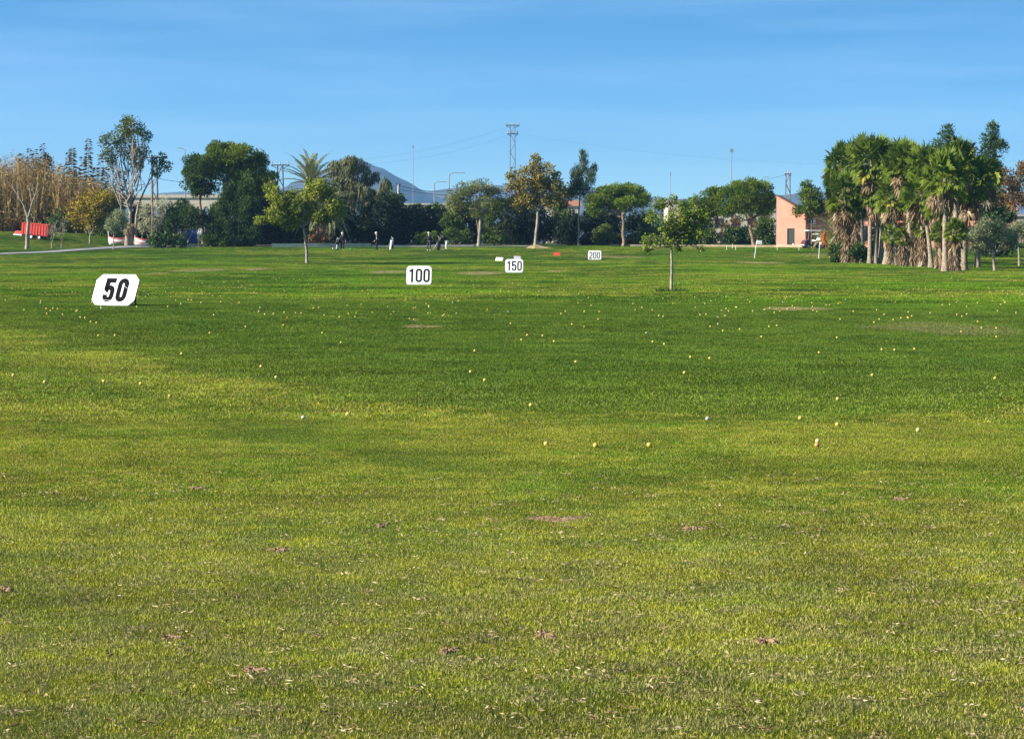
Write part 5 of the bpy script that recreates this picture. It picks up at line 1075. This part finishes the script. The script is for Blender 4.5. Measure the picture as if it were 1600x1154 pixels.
def golfer(label, u, v, rz, pose, top, leg, shoe, hat, sc=1.0, club=None):
    """pose: joints in metres, x right, -y the way the person faces, z up"""
    p = G(u, v); t_ = thing('person', label, 'person', p, rz); t_.scale = (sc, sc, sc)
    J = {k: np.array(a, float) for k, a in pose.items()}
    V = [J['pelvis'], J['spine'], J['chest'], J['neck'], J['chin'], J['head']]; E = [(0, 1), (1, 2), (2, 3), (3, 4), (4, 5)]; Rr = [.13, .125, .14, .055, .075, .095]
    nose = J['chin'] + (J['head'] - J['chin']) * .35 + np.array([0, -.10, 0]) if 'look' not in J else J['chin'] + (J['head'] - J['chin']) * .35 + J['look'] * .10
    V.append(nose); E.append((4, 6)); Rr.append(.018)
    def chain(start, pts, rad):
        i = start
        for q, r_ in zip(pts, rad): V.append(np.array(q, float)); Rr.append(r_); E.append((i, len(V) - 1)); i = len(V) - 1
        return i
    for s in 'lr':
        w = chain(2, [J['sh' + s], J['el' + s], J['wr' + s]], [.055, .042, .03])
        d = J['wr' + s] - J['el' + s]; d /= np.linalg.norm(d); sdv = np.cross(d, [0, 1, .2]); sdv /= np.linalg.norm(sdv) + 1e-6; nrm = np.cross(d, sdv)
        pm = chain(w, [J['wr' + s] + d * .07], [.033])
        for k, (off, ln) in enumerate(((-.028, .075), (-.010, .088), (.010, .082), (.027, .065))):
            b0 = V[pm] + d * .025 + sdv * off; chain(pm, [b0, b0 + d * ln * .5 + nrm * .012, b0 + d * ln * .8 + nrm * .04], [.0095, .009, .008])
        chain(w, [J['wr' + s] + d * .035 - sdv * .035 + nrm * .01, J['wr' + s] + d * .075 - sdv * .05 + nrm * .025], [.011, .009])
        chain(0, [J['hip' + s], J['kn' + s], J['an' + s]], [.085, .055, .038])
    put('body', skin_mesh('body', V, E, Rr, M_skin), t_)
    V2 = [J['pelvis'] + [0, 0, -.02], J['spine'], J['chest'], J['chest'] + (J['neck'] - J['chest']) * .55]; E2 = [(0, 1), (1, 2), (2, 3)]; R2 = [(.20, .15), (.185, .145), (.20, .15), (.10, .10)]
    for s in 'lr':
        i = 2
        for q, r_ in ((J['sh' + s], .085), (J['el' + s], .068), (J['el' + s] + (J['wr' + s] - J['el' + s]) * .93, .05)): V2.append(q); R2.append(r_); E2.append((i, len(V2) - 1)); i = len(V2) - 1
    put('jacket', skin_mesh('jacket', V2, E2, R2, top), t_)
    V3 = [J['pelvis'] + [0, 0, -.04]]; E3 = []; R3 = [(.17, .13)]
    for s in 'lr':
        i = 0
        for q, r_ in ((J['hip' + s], .115), (J['kn' + s], .085), (J['an' + s] + np.array([0, 0, .0]), .065)): V3.append(q); R3.append(r_); E3.append((i, len(V3) - 1)); i = len(V3) - 1
    put('trousers', skin_mesh('trousers', V3, E3, R3, leg), t_)
    for s in 'lr':
        f = J['toe' + s] - J['an' + s]; b = MB(); a = J['an' + s].copy(); a[2] = .05; e = J['toe' + s].copy(); e[2] = .04
        b.tube([a + (a - e) * .25, a, a + (e - a) * .6, e], [.035, .055, .05, .03], 8); b.build('shoe', shoe, t_, True)
    if hat:
        b = MB(); h = J['head'] + (J['head'] - J['chin']) * .25; n = 12
        for k in range(4):
            pass
        b.ball(h, (.118, .125, .10), 14, 8); lk = J.get('look', np.array([0, -1., 0]))
        if hat[1]: b.box(h + lk * .13 + [0, 0, -.02], (.16, .16, .016))
        b.build('cap' if hat[1] else 'hair', hat[0], t_, True)
    if club:
        (a, c) = club; a = np.array(a, float); c = np.array(c, float); cl_ = thing('golf_club', label.split(',')[0][:0] or 'club', 'golf club') if False else None
        b = MB(); b.tube([a, c], [.013, .007], 6); d = c - a
        tmp = b.build('golf_club', M_galv, None, True); tmp.matrix_world = t_.matrix_basis.copy()
        b2 = MB(); b2.box(c + np.array([.04, 0, .0]), (.11, .03, .05)); h_ = b2.build('club_head', M_steel, tmp)
        b3 = MB(); b3.tube([a + (a - c) * .0, a + (c - a) * .25], .018, 6); b3.build('grip', M_dark, tmp)
        tag(tmp, club_label[label], 'golf club')
    return t_
STAND = dict(pelvis=(0, 0, .93), spine=(0, .01, 1.08), chest=(0, 0, 1.28), neck=(0, 0, 1.47), chin=(0, -.02, 1.56), head=(0, -.01, 1.68), shl=(.18, 0, 1.40), shr=(-.18, 0, 1.40), ell=(.24, .02, 1.13), elr=(-.24, .02, 1.13), wrl=(.24, -.10, .90), wrr=(-.24, -.10, .90),
             hipl=(.10, 0, .88), hipr=(-.10, 0, .88), knl=(.12, -.03, .48), knr=(-.12, -.03, .48), anl=(.13, .02, .09), anr=(-.13, .02, .09), toel=(.15, -.17, .03), toer=(-.15, -.17, .03))
def P_(**k): d = dict(STAND); d.update(k); return d
club_label = {}
L1 = 'golfer in dark clothes with white hair and a white collar, beside the leftmost golf bag'; club_label[L1] = 'golf club held by the golfer beside the leftmost bag'
golfer(L1, 535, 391, 0, P_(ell=(.27, -.02, 1.14), wrl=(.34, -.14, .90), elr=(-.30, .02, 1.18), wrr=(-.26, -.18, 1.16), knl=(.11, -.10, .49), anl=(.12, -.06, .09), toel=(.13, -.25, .03), anr=(-.12, .10, .1), toer=(-.13, -.09, .03)), M_navy, M_navy, M_shoe, (M_hair, False), .98, ((.34, -.2, .88), (.46, -.3, .03)))
L2 = 'golfer with white cap standing sideways in dark clothes with a pale stripe, facing left'
t2 = golfer(L2, 589, 391, R(-90), P_(spine=(0, .05, 1.08), chest=(0, .03, 1.28), neck=(0, -.01, 1.46), chin=(0, -.06, 1.54), head=(0, -.06, 1.66), ell=(.22, -.02, 1.13), wrl=(.14, -.20, .93), elr=(-.22, -.02, 1.13), wrr=(-.12, -.2, .93), anl=(.08, .02, .09), anr=(-.08, .04, .09), toel=(.09, -.17, .03), toer=(-.09, -.15, .03)), M_navy, M_navy, M_bshoe, (M_wcl, True), 1.0)
b = MB(); b.box((-.275, -.03, 1.2), (.02, .05, .34)); b.box((.275, -.03, 1.2), (.02, .05, .34)); b.build('sleeve_stripe', M_wcl, t2)
golfer('golfer in a dark jacket and charcoal trousers with white shoes, seen from behind', 670, 391.5, R(165), P_(ell=(.25, -.05, 1.15), wrl=(.10, -.24, 1.05), elr=(-.25, -.05, 1.15), wrr=(-.10, -.24, 1.05)), M_navy, M_greycl, M_shoe, (M_hair, False), 1.0)
L4 = 'golfer in white trousers and dark jacket bending forward to the left over a shot'; club_label[L4] = 'golf club of the golfer in white trousers'
golfer(L4, 697, 391.5, R(-80), P_(pelvis=(0, .08, .92), spine=(0, .02, 1.06), chest=(0, -.16, 1.22), neck=(0, -.30, 1.36), chin=(0, -.40, 1.40), head=(0, -.45, 1.50), shl=(.17, -.22, 1.31), shr=(-.17, -.22, 1.31), ell=(.16, -.42, 1.18), elr=(-.16, -.42, 1.18), wrl=(.04, -.55, 1.22), wrr=(-.04, -.57, 1.16), hipl=(.1, .08, .87), hipr=(-.1, .08, .87), knl=(.1, -.02, .48), knr=(-.1, -.02, .48), anl=(.11, .04, .09), anr=(-.11, .04, .09)), M_navy, M_wcl, M_bshoe, (M_bshoe, False), 1.0, ((0, -.58, 1.22), (0, -1.15, 1.62)))
# golf bags
def golf_bag(label, u, v, m1, m2, h=.95, lean=.12, seed=0, trolley=False):
    p = G(u, v); rg = np.random.default_rng(seed); t_ = thing('golf_bag', label, 'golf bag', p, R(20 * seed)); t_.rotation_euler = (R(8), R(3), R(25 * seed))
    b = MB(); b.lathe([(.0, .02), (.13, .02), (.15, .08), (.15, .3), (.14, h * .8), (.165, h * .92), (.165, h), (.13, h), (.12, h - .1), (0, h - .1)], 16); b.build('bag_body', m1, t_, True)
    b = MB(); b.box((0, -.17, .36), (.2, .10, .42), taper=.8); b.build('pocket', m2, t_); b = MB(); b.box((.17, 0, .55), (.07, .16, .4), taper=.85); b.build('pocket', m1, t_)
    b = MB(); b.tube([(0, .15, .85), (0, .27, .6), (0, .15, .3)], .02, 6); b.build('strap', m2, t_)
    for i in range(8):
        a = i * .8; r_ = .075; hh = h + rg.uniform(.1, .3); x, y = r_ * math.cos(a), r_ * math.sin(a)
        b = MB(); b.tube([(x, y, h - .3), (x * 1.3, y * 1.3, hh)], .008, 5)
        if i < 3: b.ball((x * 1.3, y * 1.3, hh + .05), (.055, .055, .075), 8, 6)
        else: b.box((x * 1.3 + .025, y * 1.3, hh + .02), (.085, .02, .05))
        b.build('club', M_hair if i == 0 else M_metal, t_)
    for sg in (-1, 1):
        b = MB(); b.tube([(sg * .05, .15, .75), (sg * .26, .42, .0)], .012, 5); b.build('stand_leg', M_metal, t_)
        if trolley: wheel(t_, (sg * .27, .25, .13), .13, .05, R(90))
golf_bag('white and dark golf bag on a trolley, leftmost of the three bags', 525.5, 391, M_navy, M_wcl, .85, seed=1, trolley=True)
golf_bag('dark golf bag with a white front, middle one of the three bags', 610.5, 390.5, M_wcl, M_navy, .95, seed=2)
golf_bag('all dark golf bag between the two golfers on the right', 684, 391.5, M_navy, M_navy, 1.0, seed=3)

# ------------------------------------------------------------------ golf balls
def ballmat(name, c):
    m = mat(name, c, .35, spec=.5); nt = m.node_tree; g = nt.nodes.new('ShaderNodeTexCoord'); vo = nt.nodes.new('ShaderNodeTexVoronoi'); vo.inputs['Scale'].default_value = 320; bp = nt.nodes.new('ShaderNodeBump'); bp.inputs['Strength'].default_value = .5; bp.inputs['Distance'].default_value = .001
    nt.links.new(g.outputs['Object'], vo.inputs['Vector']); nt.links.new(vo.outputs['Distance'], bp.inputs['Height']); nt.links.new(bp.outputs[0], nt.nodes['Principled BSDF'].inputs['Normal']); return m
BM = {k: ballmat(k + '_ball', c) for k, c in (('yellow', (.66, .46, .08)), ('paleyellow', (.60, .50, .17)), ('white', (.46, .45, .38)), ('orange', (.60, .27, .07)))}
bms = {}
for k in BM:
    b = MB(); b.ball((0, 0, 0), .0215, 18, 12); bms[k] = b.mesh('golf_ball', BM[k], True); b = MB(); b.ball((0, 0, 0), .0215, 8, 6); bms[k + '_far'] = b.mesh('golf_ball', BM[k], True)
balls = []
def ball(u, v, k, label, group=None, far=False):
    p = G(u, v); o = bpy.data.objects.new('golf_ball', bms[k + ('_far' if far else '')]); COL.objects.link(o); o.location = (p.x, p.y, p.z + .022 + (.004 if p.y > 60 else 0)); tag(o, label, 'golf ball', group); balls.append((p.x, p.y)); return o
NB = [(853.5, 696, 'yellow', 'yellow golf ball, left of the row of three on the pale turf near the middle'), (930.5, 698, 'yellow', 'yellow golf ball, middle of the row of three on the pale turf'), (1014.5, 699, 'yellow', 'yellow golf ball, right of the row of three on the pale turf'),
      (1277.5, 692, 'paleyellow', 'pale yellow golf ball touching a peach one in the right foreground'), (1276.5, 698, 'orange', 'peach coloured golf ball touching a pale yellow one in the right foreground'), (1434.5, 676, 'paleyellow', 'pale yellow golf ball alone at the far right of the near turf'),
      (1308.5, 666, 'yellow', 'yellow golf ball on the green edge above the touching pair'), (1250.5, 656.5, 'yellow', 'yellow golf ball on the green edge, up and left of the touching pair'), (1309, 626.5, 'yellow', 'yellow golf ball on dark grass in the right part of the lawn'), (1105.5, 657, 'white', 'white golf ball on the edge of the dark grass right of the middle'),
      (474, 654.5, 'white', 'whitish golf ball alone on the pale turf left of the middle'), (543.5, 649, 'yellow', 'yellow golf ball on the pale turf left of the middle, by the whitish one'), (829.5, 635, 'yellow', 'yellow golf ball on the tip of the dark grass in the middle'),
      (21, 588.5, 'yellow', 'yellow golf ball nearest the left border, on the pale turf'), (70, 600, 'yellow', 'yellow golf ball second from the left border on the pale turf'), (162.5, 598, 'yellow', 'yellow golf ball third from the left border on the pale turf'), (220, 602, 'yellow', 'yellow golf ball fourth from the left border on the pale turf'),
      (265.5, 620.5, 'orange', 'orange golf ball on the pale turf in the left part'), (431.5, 592.5, 'paleyellow', 'pale yellow golf ball beside the green strip in the pale turf'), (408, 575, 'yellow', 'yellow golf ball above the green strip in the pale turf, left of the middle'), (284, 554.5, 'yellow', 'yellow golf ball on the pale turf below the board reading 50'),
      (735.5, 583, 'yellow', 'yellow golf ball on dark grass, upper one of two in the middle'), (757.5, 596, 'yellow', 'yellow golf ball on dark grass, lower one of two in the middle'), (1069.5, 585, 'yellow', 'yellow golf ball on dark grass right of the middle'), (1363, 588.5, 'yellow', 'yellow golf ball on dark grass, upper right'), (1555, 593, 'yellow', 'yellow golf ball on dark grass near the right border')]
for u, v, k, lab in NB: ball(u, v, k, lab)
MIDL = [(742, 550), (900, 567), (154, 526), (180, 526), (133, 498), (142, 504), (151, 506), (328, 522), (384, 512), (443, 510), (462, 491), (471, 491), (504, 522), (533, 537), (555, 496), (640, 500), (647, 501), (798, 507), (815, 533), (824, 525), (848, 526), (866, 535), (894, 508), (913, 512), (935, 500), (1020, 536), (1038, 539), (1079, 560), (1109, 562),
        (1110, 512), (1130, 518), (1156, 516), (1190, 528), (1202, 512), (1214, 510), (1280, 553), (1308, 529), (1313, 500), (1366, 505), (1378, 548), (1398, 549), (1429, 547), (1374, 500), (1396, 501), (1408, 498), (1425, 495), (1528, 504), (1534, 514), (1557, 514), (1557, 528), (1502, 520)]
for u, v in MIDL: ball(u, v, 'yellow', 'small yellow golf ball on the dark green grass of the middle distance', 'yellow balls on the dark middle grass', True)
for u, v in ((647, 501), (1007, 521), (1119, 496), (1119, 507)): ball(u + 3, v + 1, 'white', 'small white golf ball on the dark green grass of the middle distance', 'white balls on the dark middle grass', True)
rg = np.random.default_rng(21); far = []
while len(far) < 500:
    v = 392 + 106 * rg.uniform() ** 1.25; u = rg.uniform(0, 1600)
    if v < 428 and u > 1330: continue
    if v < 402 and u < 180: continue
    dens = .35 + .65 * (math.sin(u * .013 + v * .09) > -.2)
    if rg.uniform() > dens: continue
    far.append((v, u))
far.sort(reverse=True)
NI = 150
for v, u in far[:NI]:
    k = 'white' if rg.uniform() < .12 else ('paleyellow' if rg.uniform() < .35 else 'yellow')
    ball(u, v, k, {'white': 'tiny white golf ball on the grass out by the distance boards', 'paleyellow': 'tiny pale yellow golf ball on the grass out by the distance boards', 'yellow': 'tiny deep yellow golf ball on the grass out by the distance boards'}[k], k.replace('pale', 'pale ') + ' balls out by the distance boards', True)
mb = MB()
for v, u in far[NI:]:
    p = G(u, v); mb.ball((p.x, p.y, p.z + .028), .0215, 6, 4)
tag(mb.build('far_golf_balls', BM['paleyellow'], None, True), 'hundreds of tiny yellow golf balls strewn over the far grass', 'golf balls', kind='stuff')

# ------------------------------------------------------------------ air
hz = bpy.data.materials.new('haze'); hz.use_nodes = True; nt = hz.node_tree; nt.nodes.clear()
o_ = nt.nodes.new('ShaderNodeOutputMaterial'); pv_ = nt.nodes.new('ShaderNodeVolumePrincipled'); pv_.inputs['Color'].default_value = (.34, .62, 1.0, 1); pv_.inputs['Density'].default_value = HAZE; pv_.inputs['Anisotropy'].default_value = .2
nt.links.new(pv_.outputs[0], o_.inputs['Volume'])
b = MB(); b.box((0, 3350, 130), (12000, 7300, 320)); tag(b.build('haze', hz), kind='stuff')
